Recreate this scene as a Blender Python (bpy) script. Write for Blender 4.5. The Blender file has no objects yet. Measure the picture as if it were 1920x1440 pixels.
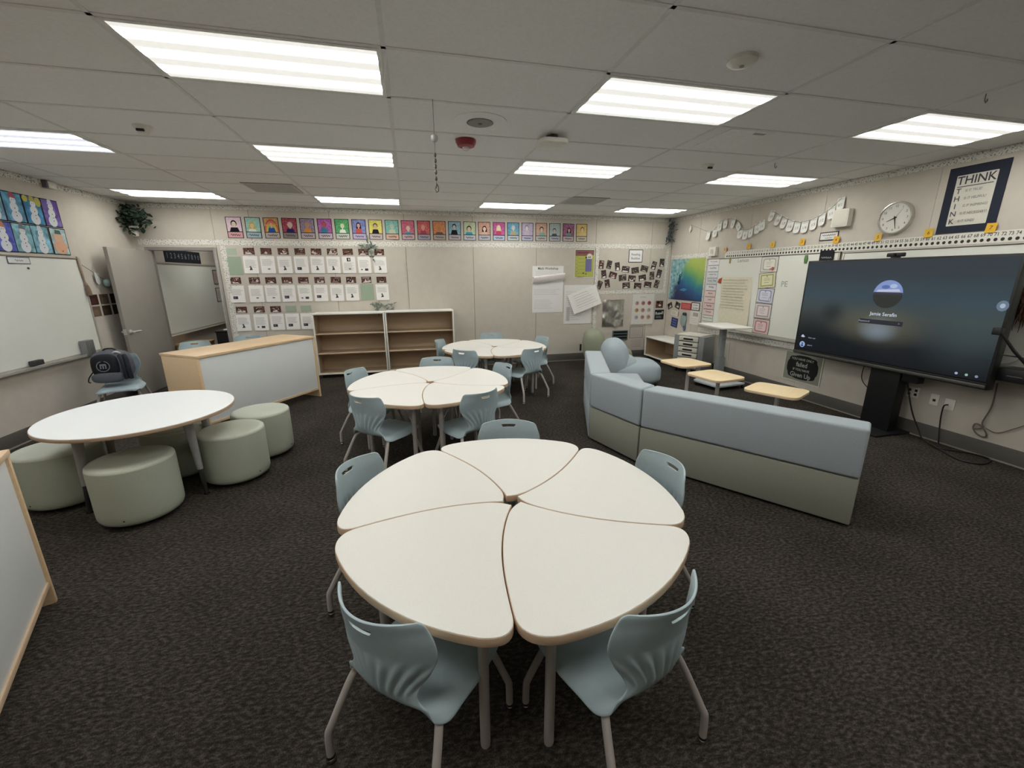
LIGHT_HI = 22.0       # lamp brightness over the tubes (the troughs between them are 1)
SCREEN = .75
EXPOSURE = 0.0
def tuple_hex(h, k):
    h = h.lstrip('#'); return '#'+''.join('%02x' % max(0, min(255, int(int(h[i:i+2], 16)*k))) for i in (0, 2, 4))
def soften(h, k):
    h = h.lstrip('#'); c = [int(h[i:i+2], 16) for i in (0, 2, 4)]
    return '#'+''.join('%02x' % int(v+(235-v)*k) for v in c)
import bpy, math, random
from mathutils import Vector, Matrix
random.seed(11)
S = bpy.context.scene
C = S.collection
PI = math.pi
def rad(a): return a*PI/180
CH = 2.807                      # ceiling height
XL, XR, YB, YF = -4.10, 5.26, 7.90, -2.6

# ------------------------------------------------------------------ materials
def lin(h):
    h = h.lstrip('#')
    o = []
    for i in (0, 2, 4):
        c = int(h[i:i+2], 16)/255
        o.append(c/12.92 if c <= .04045 else ((c+.055)/1.055)**2.4)
    return (*o, 1)
MATS = {}
def mat(name, col, rough=.5, metal=0, noise=.05, nscale=30, bump=0, bscale=200, stretch=(1, 1, 1), spec=.5, emit=0, emitcol=None, trans=0):
    if name in MATS: return MATS[name]
    m = bpy.data.materials.new(name); m.use_nodes = True
    nt = m.node_tree; N = nt.nodes; L = nt.links
    b = N['Principled BSDF']
    b.inputs['Roughness'].default_value = rough
    b.inputs['Metallic'].default_value = metal
    b.inputs['Specular IOR Level'].default_value = spec
    if trans: b.inputs['Transmission Weight'].default_value = trans
    c = lin(col) if isinstance(col, str) else col
    tc = N.new('ShaderNodeTexCoord'); mp = N.new('ShaderNodeMapping')
    mp.inputs['Scale'].default_value = stretch
    L.new(tc.outputs['Object'], mp.inputs['Vector'])
    nz = N.new('ShaderNodeTexNoise'); nz.inputs['Scale'].default_value = nscale; nz.inputs['Detail'].default_value = 4
    L.new(mp.outputs['Vector'], nz.inputs['Vector'])
    rp = N.new('ShaderNodeValToRGB')
    e = rp.color_ramp.elements
    e[0].position = .3; e[1].position = .7
    e[0].color = tuple(min(1, x*(1-noise)) for x in c[:3])+(1,)
    e[1].color = tuple(min(1, x*(1+noise)) for x in c[:3])+(1,)
    L.new(nz.outputs['Fac'], rp.inputs['Fac'])
    L.new(rp.outputs['Color'], b.inputs['Base Color'])
    if emit:
        b.inputs['Emission Color'].default_value = lin(emitcol or col)
        b.inputs['Emission Strength'].default_value = emit
    if bump:
        n2 = N.new('ShaderNodeTexNoise'); n2.inputs['Scale'].default_value = bscale; n2.inputs['Detail'].default_value = 3
        L.new(mp.outputs['Vector'], n2.inputs['Vector'])
        bp = N.new('ShaderNodeBump'); bp.inputs['Strength'].default_value = bump; bp.inputs['Distance'].default_value = .004
        L.new(n2.outputs['Fac'], bp.inputs['Height']); L.new(bp.outputs['Normal'], b.inputs['Normal'])
    MATS[name] = m
    return m
def pm(col):                     # plain printed paper of one ink colour
    return mat('ink_'+col.lstrip('#'), col, rough=.85, noise=.03, nscale=60, spec=.2)
def ramp_mat(name, scale, stops, kind='noise', rough=.8, stretch=(1, 1, 1), detail=3, space='Position', const=False, distort=0):
    if name in MATS: return MATS[name]
    m = bpy.data.materials.new(name); m.use_nodes = True
    nt = m.node_tree; N = nt.nodes; L = nt.links; b = N['Principled BSDF']
    b.inputs['Roughness'].default_value = rough; b.inputs['Specular IOR Level'].default_value = .25
    mp = N.new('ShaderNodeMapping'); mp.inputs['Scale'].default_value = stretch
    if space == 'Position':
        g = N.new('ShaderNodeNewGeometry'); L.new(g.outputs['Position'], mp.inputs['Vector'])
    else:
        g = N.new('ShaderNodeTexCoord'); L.new(g.outputs['Object'], mp.inputs['Vector'])
    if kind == 'noise':
        t = N.new('ShaderNodeTexNoise'); t.inputs['Detail'].default_value = detail; t.inputs['Distortion'].default_value = distort; out = t.outputs['Fac']
    else:
        t = N.new('ShaderNodeTexVoronoi'); t.feature = 'F1'; out = t.outputs['Color' if kind == 'cells' else 'Distance']
    t.inputs['Scale'].default_value = scale
    L.new(mp.outputs['Vector'], t.inputs['Vector'])
    rp = N.new('ShaderNodeValToRGB'); cr = rp.color_ramp
    if const: cr.interpolation = 'CONSTANT'
    while len(cr.elements) < len(stops): cr.elements.new(.5)
    for e, (p, c) in zip(cr.elements, stops): e.position = p; e.color = lin(c)
    L.new(out, rp.inputs['Fac']); L.new(rp.outputs['Color'], b.inputs['Base Color'])
    MATS[name] = m
    return m

WALL = mat('wall_vinyl', '#c5beb3', rough=.8, noise=.03, nscale=9, bump=.10, bscale=260, spec=.2)
CEIL = mat('ceiling_tile', '#f0f0ef', rough=.95, noise=.03, nscale=60, bump=.15, bscale=180, spec=.1)
TBAR = mat('ceiling_grid_paint', '#e2e2e0', rough=.6)
BASE = mat('rubber_baseboard', '#5a5753', rough=.6)
WHITE_LAM = mat('white_laminate', '#e5e3dd', rough=.45, noise=.025, nscale=260, spec=.35)
MAPLE = mat('maple_laminate', '#dcbf98', rough=.5, noise=.06, nscale=7, stretch=(1, 9, 9))
MAPLE_EDGE = mat('maple_edge_band', '#cdb295', rough=.5, noise=.05, nscale=9)
TAN_IN = mat('tan_melamine', '#b39e84', rough=.55, noise=.05, nscale=6, stretch=(1, 8, 8))
CAB_WHITE = mat('cabinet_white', '#e8e7e1', rough=.45, noise=.02)
BOARD = mat('whiteboard_steel', '#e2e3da', rough=.28, noise=.015, nscale=3, spec=.5)
ALU = mat('aluminium_trim', '#b9b3a8', rough=.4, metal=.4)
CHAIR_BLUE = mat('chair_polypropylene', '#a9bbc1', rough=.42, noise=.025, nscale=40, spec=.45)
GREY_TUBE = mat('grey_powder_coat', '#b0a9a4', rough=.45, noise=.03, spec=.45)
CHROME = mat('chrome_glide', '#d8d8d8', rough=.15, metal=1)
BLACK = mat('black_plastic', '#141416', rough=.45, noise=.1)
DARKSTEEL = mat('black_steel', '#101114', rough=.5, noise=.1)
GREY_PLASTIC = mat('grey_plastic', '#8a8d8e', rough=.55)
LT_PLASTIC = mat('light_grey_plastic', '#d3d0c6', rough=.5)
SOFA_BLUE = mat('blue_grey_upholstery', '#a9b2b8', rough=.9, noise=.06, nscale=180, bump=.15, bscale=500, spec=.15)
SOFA_GREEN = mat('olive_upholstery', '#95958a', rough=.9, noise=.06, nscale=180, bump=.15, bscale=500, spec=.15)
SAGE = mat('sage_upholstery', '#a9ae9f', rough=.85, noise=.05, nscale=160, bump=.1, bscale=420, spec=.2)
BEAN_GREEN = mat('moss_canvas', '#8b8f7c', rough=.9, noise=.06, nscale=120, bump=.1, bscale=400)
BEAN_BLUE = mat('pale_blue_canvas', '#a9b6bd', rough=.9, noise=.05, nscale=120, bump=.1, bscale=400)
DOOR_GREY = mat('door_paint_grey', '#98938b', rough=.5, noise=.03, nscale=5)
FRAME_GREY = mat('door_frame_paint', '#8f8b86', rough=.5)
RED = mat('strobe_red', '#8c2a30', rough=.4)
OFFWHITE_PL = mat('offwhite_plastic', '#e2dfd6', rough=.5)
FELT = mat('dark_felt', '#3a3b38', rough=.95)
PHOTO = ramp_mat('photo_print', 34, [(0, '#1c1614'), (.28, '#3a2a26'), (.42, '#6d4a42'), (.55, '#2a2220'), (.66, '#a9836f'), (.76, '#d9cfc4'), (.86, '#5a3534')], kind='noise', detail=4, const=True, rough=.5)
PHOTO_GREY = ramp_mat('photo_print_grey', 40, [(0, '#161414'), (.3, '#2e2928'), (.45, '#5c5350'), (.55, '#241f1f'), (.66, '#8d817b'), (.75, '#d0ccc6')], kind='noise', detail=3, const=True, rough=.5)
FLORAL = ramp_mat('floral_border_print', 58, [(0, '#7f8384'), (.36, '#8d9191'), (.42, '#dfdcd3'), (.57, '#e6e3db'), (.62, '#9b9f9e'), (.67, '#e2dfd6')], kind='noise', detail=4, const=True)
FOIL = mat('silver_foil', '#c4c4c0', rough=.28, metal=1, noise=.2, nscale=18, bump=.9, bscale=14)
LEAF = ramp_mat('ivy_leaf', 30, [(0, '#16221b'), (.45, '#2c3d31'), (.7, '#4a5a4b')], rough=.6)
EUCA = ramp_mat('eucalyptus_leaf', 30, [(0, '#4d5a4f'), (.5, '#78857a'), (.8, '#9aa399')], rough=.7)
CORD = mat('black_cord', '#1b1a1a', rough=.6)
CORD_GREY = mat('grey_cord', '#6a625a', rough=.6)
NAVY = mat('backpack_nylon', '#23262f', rough=.8, noise=.15, nscale=90, bump=.2, bscale=300)
GREY_NYLON = mat('grey_nylon', '#5d5f66', rough=.8, noise=.12, nscale=90, bump=.2, bscale=300)

def carpet():
    m = bpy.data.materials.new('carpet_tile'); m.use_nodes = True
    nt = m.node_tree; N = nt.nodes; L = nt.links; b = N['Principled BSDF']
    b.inputs['Roughness'].default_value = 1; b.inputs['Specular IOR Level'].default_value = .05
    g = N.new('ShaderNodeNewGeometry')
    def noise(scale, sx, sy, det):
        mp = N.new('ShaderNodeMapping'); mp.inputs['Scale'].default_value = (sx, sy, 1); mp.inputs['Rotation'].default_value = (0, 0, .22)
        L.new(g.outputs['Position'], mp.inputs['Vector'])
        t = N.new('ShaderNodeTexNoise'); t.inputs['Scale'].default_value = scale; t.inputs['Detail'].default_value = det
        L.new(mp.outputs['Vector'], t.inputs['Vector']); return t.outputs['Fac']
    a = noise(75, .5, 1, 4); c = noise(260, 1, .6, 2); d = noise(2.2, 1, 1, 3)
    mx = N.new('ShaderNodeMath'); mx.operation = 'MULTIPLY_ADD'; mx.inputs[1].default_value = .55; L.new(a, mx.inputs[0])
    m3 = N.new('ShaderNodeMath'); m3.operation = 'MULTIPLY_ADD'; m3.inputs[1].default_value = .38
    m4 = N.new('ShaderNodeMath'); m4.operation = 'MULTIPLY'; m4.inputs[1].default_value = .12
    L.new(d, m4.inputs[0]); L.new(c, m3.inputs[0]); L.new(m4.outputs[0], m3.inputs[2]); L.new(m3.outputs[0], mx.inputs[2])
    rp = N.new('ShaderNodeValToRGB'); cr = rp.color_ramp
    cr.elements[0].position = .36; cr.elements[0].color = lin('#1c1a18')
    cr.elements[1].position = .68; cr.elements[1].color = lin('#5b554e')
    k = cr.elements.new(.52); k.color = lin('#36322e')
    L.new(mx.outputs[0], rp.inputs['Fac']); L.new(rp.outputs['Color'], b.inputs['Base Color'])
    bp = N.new('ShaderNodeBump'); bp.inputs['Strength'].default_value = .7; bp.inputs['Distance'].default_value = .006
    L.new(mx.outputs[0], bp.inputs['Height']); L.new(bp.outputs['Normal'], b.inputs['Normal'])
    return m
CARPET = carpet()

# ------------------------------------------------------------------ mesh builder
class MB:
    def __init__(s): s.v = []; s.f = []; s.m = []
    def add(s, vs, fs, mi=0, M=None):
        o = len(s.v)
        for p in vs:
            p = Vector(p)
            s.v.append(tuple(M @ p) if M else tuple(p))
        for f in fs: s.f.append([i+o for i in f]); s.m.append(mi)
        return s
    def box(s, x0, y0, z0, x1, y1, z1, mi=0, M=None):
        v = [(x0, y0, z0), (x1, y0, z0), (x1, y1, z0), (x0, y1, z0), (x0, y0, z1), (x1, y0, z1), (x1, y1, z1), (x0, y1, z1)]
        return s.add(v, [(0, 3, 2, 1), (4, 5, 6, 7), (0, 1, 5, 4), (1, 2, 6, 5), (2, 3, 7, 6), (3, 0, 4, 7)], mi, M)
    def prism(s, poly, z0, z1, mi=0, M=None):
        a = sum(poly[i][0]*poly[(i+1) % len(poly)][1]-poly[(i+1) % len(poly)][0]*poly[i][1] for i in range(len(poly)))
        if a < 0: poly = poly[::-1]
        n = len(poly)
        v = [(x, y, z0) for x, y in poly]+[(x, y, z1) for x, y in poly]
        f = [list(range(n-1, -1, -1)), list(range(n, 2*n))]+[[i, (i+1) % n, n+(i+1) % n, n+i] for i in range(n)]
        return s.add(v, f, mi, M)
    def flat(s, poly, z, mi=0, M=None):
        a = sum(poly[i][0]*poly[(i+1) % len(poly)][1]-poly[(i+1) % len(poly)][0]*poly[i][1] for i in range(len(poly)))
        if a < 0: poly = poly[::-1]
        return s.add([(x, y, z) for x, y in poly], [list(range(len(poly)))], mi, M)
    def tube(s, pts, r, n=10, mi=0, M=None):
        pts = [Vector(p) for p in pts]
        rs = r if isinstance(r, (list, tuple)) else [r]*len(pts)
        vs = []; fs = []
        t0 = (pts[1]-pts[0]).normalized()
        u = t0.orthogonal().normalized()
        for i, p in enumerate(pts):
            t = (pts[min(i+1, len(pts)-1)]-pts[max(i-1, 0)]).normalized()
            u = (u-t*u.dot(t)).normalized(); w = t.cross(u)
            for k in range(n):
                a = 2*PI*k/n
                vs.append(p+(u*math.cos(a)+w*math.sin(a))*rs[i])
        for i in range(len(pts)-1):
            for k in range(n):
                fs.append([i*n+k, i*n+(k+1) % n, (i+1)*n+(k+1) % n, (i+1)*n+k])
        fs.append(list(range(n-1, -1, -1))); fs.append([(len(pts)-1)*n+k for k in range(n)])
        return s.add(vs, fs, mi, M)
    def lathe(s, prof, n=32, mi=0, M=None):
        vs = []; fs = []
        for r, z in prof:
            for k in range(n):
                a = 2*PI*k/n; vs.append((r*math.cos(a), r*math.sin(a), z))
        for i in range(len(prof)-1):
            for k in range(n):
                fs.append([i*n+k, i*n+(k+1) % n, (i+1)*n+(k+1) % n, (i+1)*n+k])
        fs.append(list(range(n-1, -1, -1))); fs.append([(len(prof)-1)*n+k for k in range(n)])
        return s.add(vs, fs, mi, M)
    def blob(s, cx, cy, cz, rx, ry, rz, e=.6, n=28, wob=0, mi=0, M=None, seed=0, e2=None):
        def p(x, q): return math.copysign(abs(x)**q, x)
        rg = random.Random(seed); ph = [rg.uniform(0, 6) for _ in range(6)]
        e2 = e if e2 is None else e2
        vs = []; fs = []; m = n//2
        for i in range(m+1):
            th = -PI/2+PI*i/m
            for k in range(n):
                a = 2*PI*k/n
                w = 1+wob*(math.sin(5*a+ph[0]+3*th)*.5+math.sin(9*a+ph[1]-5*th)*.3+math.sin(7*th+ph[2]+2*a)*.5)
                vs.append((cx+rx*w*p(math.cos(th), e2)*p(math.cos(a), e), cy+ry*w*p(math.cos(th), e2)*p(math.sin(a), e), cz+rz*p(math.sin(th), e2)))
        for i in range(m):
            for k in range(n):
                fs.append([i*n+k, i*n+(k+1) % n, (i+1)*n+(k+1) % n, (i+1)*n+k])
        return s.add(vs, fs, mi, M)
    def build(s, name, mats, parent=None, smooth=0, bevel=0, seg=2, loc=None, rotz=0, M=None):
        if not isinstance(mats, (list, tuple)): mats = [mats]
        me = bpy.data.meshes.new(name)
        me.from_pydata(s.v, [], s.f)
        for m in mats: me.materials.append(m)
        me.polygons.foreach_set('material_index', s.m)
        if bevel:
            import bmesh
            bm = bmesh.new(); bm.from_mesh(me)
            bmesh.ops.remove_doubles(bm, verts=bm.verts, dist=1e-6)
            es = [e for e in bm.edges if len(e.link_faces) == 2 and e.calc_face_angle(0) > .5]
            bmesh.ops.bevel(bm, geom=es, offset=bevel, segments=seg, profile=.5, affect='EDGES', clamp_overlap=True)
            bm.to_mesh(me); bm.free()
            smooth = smooth or 35
        if smooth:
            me.shade_smooth(); me.set_sharp_from_angle(angle=rad(smooth))
        me.update()
        o = bpy.data.objects.new(name, me); C.objects.link(o)
        if parent: o.parent = parent
        if M is not None: o.matrix_world = M
        elif loc is not None: o.location = loc; o.rotation_euler = (0, 0, rotz)
        return o
def fillet(poly, ds, n=6):
    """round the corners of a polygon; ds = cut distance per corner (0 keeps it)"""
    out = []; m = len(poly)
    for i, p in enumerate(poly):
        d = ds[i] if isinstance(ds, (list, tuple)) else ds
        p = Vector(p); a = Vector(poly[i-1]); b = Vector(poly[(i+1) % m])
        if d <= 0: out.append(tuple(p)); continue
        p0 = p+(a-p).normalized()*d; p1 = p+(b-p).normalized()*d
        for k in range(n+1):
            t = k/n; q = p0*(1-t)**2+p*2*t*(1-t)+p1*t*t
            out.append((q.x, q.y))
    return out
def rrect(x0, y0, x1, y1, d, n=5): return fillet([(x0, y0), (x1, y0), (x1, y1), (x0, y1)], d, n)
def catmull(P, n):
    out = []
    for i in range(len(P)-1):
        p0, p1, p2, p3 = P[max(i-1, 0)], P[i], P[i+1], P[min(i+2, len(P)-1)]
        for k in range(n):
            t = k/n
            out.append(tuple(.5*((2*b)+(-a+c)*t+(2*a-5*b+4*c-d)*t*t+(-a+3*b-3*c+d)*t**3) for a, b, c, d in zip(p0, p1, p2, p3)))
    out.append(tuple(P[-1])); return out

# ------------------------------------------------------------------ tagging
def tag(o, label, cat, group=None, kind=None):
    o['label'] = label; o['category'] = cat
    if group: o['group'] = group
    if kind: o['kind'] = kind
    return o
def empty(name, loc=(0, 0, 0), rotz=0, M=None):
    o = bpy.data.objects.new(name, None); C.objects.link(o)
    o.empty_display_size = .1
    if M is not None: o.matrix_world = M
    else: o.location = loc; o.rotation_euler = (0, 0, rotz)
    return o
def struct(o, label=None):
    o['kind'] = 'structure'
    if label: o['label'] = label
    return o
def dup(root):
    r = root.copy(); C.objects.link(r)
    for ch in list(root.children):
        c = ch.copy(); C.objects.link(c); c.parent = r
        c.matrix_parent_inverse = ch.matrix_parent_inverse.copy()
        for g in list(ch.children):
            d = g.copy(); C.objects.link(d); d.parent = c
            d.matrix_parent_inverse = g.matrix_parent_inverse.copy()
    return r

# ------------------------------------------------------------------ flat printed sheets
_TX = {}
def text_mesh(txt, size, bold=.012):
    k = (txt, size)
    if k in _TX: return _TX[k]
    cu = bpy.data.curves.new('t', 'FONT'); cu.body = txt; cu.size = size; cu.resolution_u = 2; cu.offset = size*bold
    cu.align_x = 'CENTER'; cu.align_y = 'CENTER'
    ob = bpy.data.objects.new('t', cu)
    me = bpy.data.meshes.new_from_object(ob)
    r = ([tuple(v.co) for v in me.vertices], [list(p.vertices) for p in me.polygons])
    bpy.data.objects.remove(ob); bpy.data.curves.remove(cu); bpy.data.meshes.remove(me)
    _TX[k] = r
    return r
class Sheet(MB):
    def __init__(s, w, h, col, t=.002, round_=0):
        super().__init__(); s.mats = []; s.z = t; s.w = w; s.h = h
        poly = rrect(-w/2, -h/2, w/2, h/2, round_) if round_ else [(-w/2, -h/2), (w/2, -h/2), (w/2, h/2), (-w/2, h/2)]
        s.prism(poly, 0, t, s.mi(col))
    def mi(s, col):
        m = pm(col) if isinstance(col, str) else col
        if m not in s.mats: s.mats.append(m)
        return s.mats.index(m)
    def up(s): s.z += .0004; return s.z
    def rect(s, x0, y0, x1, y1, col): s.flat([(x0, y0), (x1, y0), (x1, y1), (x0, y1)], s.up(), s.mi(col)); return s
    def poly(s, P, col): s.flat(P, s.up(), s.mi(col)); return s
    def ell(s, x, y, rx, ry, col, n=20, a0=0, a1=2*PI): s.flat([(x+rx*math.cos(a0+(a1-a0)*k/n), y+ry*math.sin(a0+(a1-a0)*k/n)) for k in range(n+(1 if a1-a0 < 6.2 else 0))], s.up(), s.mi(col)); return s
    def border(s, d, col, inner):
        s.rect(-s.w/2+.0005, -s.h/2+.0005, s.w/2-.0005, s.h/2-.0005, col); s.rect(-s.w/2+d, -s.h/2+d, s.w/2-d, s.h/2-d, inner); return s
    def text(s, x, y, txt, size, col, sx=1, rot=0):
        v, f = text_mesh(txt, size); z = s.up(); ca, sa = math.cos(rot), math.sin(rot)
        s.add([(x+a*sx*ca-b*sa, y+a*sx*sa+b*ca, z) for a, b, c in v], f, s.mi(col)); return s
    def lines(s, x0, x1, y0, y1, n, col, th=.004, rg=None, ragged=.25):
        rg = rg or random; z = s.up()
        for i in range(n):
            y = y0+(y1-y0)*i/max(1, n-1); xe = x1-(x1-x0)*ragged*rg.random()
            s.flat([(x0, y-th/2), (xe, y-th/2), (xe, y+th/2), (x0, y+th/2)], z, s.mi(col))
        return s
    def scribble(s, x0, x1, y, h, col, rg, n=None):
        """a hand-lettered word too blurred to read: a broken ribbon of strokes"""
        n = n or max(5, int((x1-x0)/h*2.2)); z = s.up(); px, py = x0, y
        for i in range(1, n+1):
            x = x0+(x1-x0)*i/n; yy = y+h*(.5 if i % 2 else -.5)*rg.uniform(.5, 1)
            d = Vector((x-px, yy-py)).normalized(); q = Vector((-d.y, d.x))*h*.13
            s.flat([(px-q.x, py-q.y), (x-q.x, yy-q.y), (x+q.x, yy+q.y), (px+q.x, py+q.y)], z, s.mi(col)); px, py = x, yy
        return s
    def done(s, name, M, parent=None): return s.build(name, s.mats, parent=parent, M=M)
WR = {'back': Matrix(((1, 0, 0), (0, 0, -1), (0, 1, 0))), 'right': Matrix(((0, 0, -1), (-1, 0, 0), (0, 1, 0))), 'left': Matrix(((0, 0, 1), (1, 0, 0), (0, 1, 0)))}
def wall(side, u, z, off=.0015, roll=0, tilt=0):
    """matrix of a sheet on a wall: u = x on the back wall, y on the side walls"""
    p = {'back': (u, YB-off, z), 'right': (XR-off, u, z), 'left': (XL+off, u, z)}[side]
    return Matrix.Translation(p) @ WR[side].to_4x4() @ Matrix.Rotation(rad(roll), 4, 'Z') @ Matrix.Rotation(rad(tilt), 4, 'X')
ORD = ['first', 'second', 'third', 'fourth', 'fifth', 'sixth', 'seventh', 'eighth', 'ninth', 'tenth', 'eleventh', 'twelfth', 'thirteenth', 'fourteenth', 'fifteenth', 'sixteenth', 'seventeenth', 'eighteenth', 'nineteenth', 'twentieth', 'twenty-first', 'twenty-second', 'twenty-third']
# ================================================================== THE ROOM
DX0, DX1, DZ = -3.93, -3.045, 2.11          # doorway in the back wall
AY = 12.2                                    # far end of the room beyond the doorway
struct(MB().box(XL-.1, YF-.1, -.1, XR+.1, AY+.1, 0).build('floor', CARPET))
struct(MB().box(XL-.1, YF-.1, CH, XR+.1, AY+.1, CH+.1).build('ceiling', CEIL))
b = MB()                                     # back wall: vinyl panels with narrow joints
b.box(XL-.1, YB+.012, 0, DX0-.05, YB+.1, CH).box(DX0-.05, YB+.012, DZ+.05, DX1+.05, YB+.1, CH).box(DX1+.05, YB+.012, 0, XR, YB+.1, CH)
b.box(XL-.1, YB, 0, DX0-.05, YB+.012, CH).box(DX0-.05, YB, DZ+.05, DX1+.05, YB+.012, CH)
js = [DX1+.05, -2.46, -1.25, -.04, 1.16, 2.37, 3.58, 4.79, XR]
for a, c in zip(js, js[1:]): b.box(a+.004, YB, 0, c-.004, YB+.012, CH)
for q in js[1:-1]: b.box(q-.004, YB+.008, 0, q+.004, YB+.0121, CH, 1)
struct(b.build('wall_back', [WALL, mat('panel_joint', '#8d857a', rough=.9)]))
b = MB(); b.box(XR+.012, YF, 0, XR+.1, YB, CH)
js = [YF, -1.4, -.2, 1.0, 2.21, 3.42, 4.63, 5.84, 7.05, YB]
for a, c in zip(js, js[1:]): b.box(XR, a+.002, 0, XR+.012, c-.002, CH)
struct(b.build('wall_right', WALL))
struct(MB().box(XL-.1, YF, 0, XL, YB, CH).build('wall_left', WALL))
struct(MB().box(XL-.1, YF-.1, 0, XR+.1, YF, CH).build('wall_front', WALL))
# room beyond the doorway
struct(MB().box(XL-.1, YB+.1, 0, XL, AY, CH).build('wall_beyond_left', WALL))
struct(MB().box(-1.2, YB+.1, 0, -1.1, AY, CH).build('wall_beyond_right', WALL))
struct(MB().box(XL-.1, AY, 0, XR+.1, AY+.1, CH).build('wall_beyond_end', WALL))
def baseboard(name, x0, y0, x1, y1):
    b = MB(); hx = abs(x1-x0) > abs(y1-y0)
    b.box(min(x0, x1), min(y0, y1), 0, max(x0, x1), max(y0, y1), .152)
    return struct(b.build(name, BASE, bevel=.003))
baseboard('baseboard_back', DX1+.06, YB-.008, XR, YB)
baseboard('baseboard_right', XR-.008, YF, XR, YB-.008)
baseboard('baseboard_left', XL, YF, XL+.008, YB-.008)
COVE = mat('baseboard_cove', '#8b857c', rough=.7)
for i, (x0, y0, x1, y1) in enumerate([(DX1+.06, YB-.02, XR-.02, YB-.008), (XR-.02, YF, XR-.008, YB-.008), (XL+.008, YF, XL+.02, YB-.008)]):
    struct(MB().box(x0, y0, 0, x1, y1, .012).build('trim_%d' % (i+1), COVE))

# ---- ceiling grid (one mesh, structure)
LX = [-3.105+2.4384*i for i in range(4)]; LY = [2.80, 4.63, 7.07]
b = MB()
gx = [LX[0]-.6096+1.2192*i for i in range(-1, 9)]
gy = [2.80-.3048+.6096*i for i in range(-9, 9)]
for x in gx:
    if XL < x < XR: b.box(x-.012, YF, CH-.004, x+.012, YB, CH)
for y in gy:
    if YF < y < YB: b.box(XL, y-.012, CH-.004, XR, y+.012, CH)
struct(b.build('trim_4', TBAR))

# ---- luminaires
def diffuser_mat(name, col, lo, hi):
    m = bpy.data.materials.new(name); m.use_nodes = True
    nt = m.node_tree; N = nt.nodes; L = nt.links; p = N['Principled BSDF']
    p.inputs['Base Color'].default_value = lin('#f2f2ea'); p.inputs['Roughness'].default_value = .6
    tc = N.new('ShaderNodeTexCoord'); sx = N.new('ShaderNodeSeparateXYZ'); L.new(tc.outputs['Object'], sx.inputs[0])
    mu = N.new('ShaderNodeMath'); mu.operation = 'MULTIPLY'; mu.inputs[1].default_value = 2*PI/.178; L.new(sx.outputs['Y'], mu.inputs[0])
    co = N.new('ShaderNodeMath'); co.operation = 'COSINE'; L.new(mu.outputs[0], co.inputs[0])
    mr = N.new('ShaderNodeMapRange'); mr.interpolation_type = 'SMOOTHSTEP'; mr.inputs['From Min'].default_value = -.35; mr.inputs['From Max'].default_value = 1
    mr.inputs['To Min'].default_value = lo; mr.inputs['To Max'].default_value = hi
    L.new(co.outputs[0], mr.inputs['Value'])
    p.inputs['Emission Color'].default_value = lin(col); L.new(mr.outputs[0], p.inputs['Emission Strength'])
    return m
LIT = diffuser_mat('lamp_diffuser', '#fbfaf4', .72, LIGHT_HI)
LITD = diffuser_mat('lamp_diffuser_dim', '#fbfaf4', .6, LIGHT_HI*.95)
LITB = diffuser_mat('lamp_diffuser_cool', '#e9efff', .72, LIGHT_HI)
LFRAME = mat('lamp_frame_white', '#e6e6e2', rough=.5)
def luminaire(x, y, label, m):
    r = tag(empty('ceiling_light', (x, y, CH)), label, 'ceiling light', 'recessed ceiling lights')
    b = MB(); W, H = .6096-.012, .3048-.012
    for q in ((-W, -H, W, -H+.022), (-W, H-.022, W, H), (-W, -H+.022, -W+.022, H-.022), (W-.022, -H+.022, W, H-.022)):
        b.box(q[0], q[1], -.008, q[2], q[3], -.001)
    b.build('frame', LFRAME, r)
    MB().box(-W+.022, -H+.022, -.006, W-.022, H-.022, -.002).build('diffuser', m, r)
    return r
rows = ['nearest row', 'middle row', 'row beside the back wall']
cols = ['by the left wall', 'second from the left wall', 'third from the left wall', 'by the right wall']
for j, y in enumerate(LY):
    for i, x in enumerate(LX):
        luminaire(x, y, 'lit white recessed light panel, %s, %s' % (rows[j], cols[i]), LITB if (i, j) == (0, 1) else LIT)
for i in range(4): luminaire(LX[i], .36, 'lit white recessed light panel above the camera end, %s' % cols[i], LITD)
luminaire(-3.105, 9.5, 'lit light panel in the room beyond the open door', LIT)

# ---- things on the ceiling
def ceil_thing(name, x, y, z=0): return empty(name, (x, y, CH-z))
r = tag(ceil_thing('motion_sensor', -1.89, 4.06), 'white ceiling motion sensor with dark lens, over the round table', 'sensor', 'ceiling sensors')
MB().lathe([(.062, 0), (.062, -.012), (.045, -.03), (.036, -.05), (.03, -.056)], 24).build('housing', OFFWHITE_PL, r, smooth=40)
MB().box(-.026, -.048, -.046, .026, -.03, -.028).build('lens', BLACK, r, bevel=.004)
r2 = tag(dup(r), 'white ceiling motion sensor with dark lens, near the right wall lights', 'sensor', 'ceiling sensors'); r2.location = (3.08, 4.12, CH)
r = tag(ceil_thing('smoke_detector', 1.78, 2.19), 'flat white round smoke detector on the ceiling', 'smoke detector')
MB().lathe([(.075, 0), (.075, -.018), (.06, -.03), (.03, -.036)], 28).build('cover', OFFWHITE_PL, r, smooth=40)
MB().lathe([(.012, -.034), (.012, -.04)], 12).build('button', GREY_PLASTIC, r)
r = tag(ceil_thing('ceiling_speaker', .58, 3.42), 'round grey speaker grille in a white ceiling ring', 'speaker')
MB().lathe([(.2, 0), (.2, -.004), (.19, -.006), (.1, -.006), (.1, 0)], 40).build('ring', CEIL, r, smooth=40)
MB().lathe([(.092, 0), (.092, -.009), (.0, -.013)], 32).build('grille', mat('speaker_grille', '#8f8e8b', rough=.8, noise=.25, nscale=300), r, smooth=40)
MB().lathe([(.016, -.012), (.012, -.017)], 12).build('logo_dot', mat('dark_grey_plastic', '#5b5b5b'), r)
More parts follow.
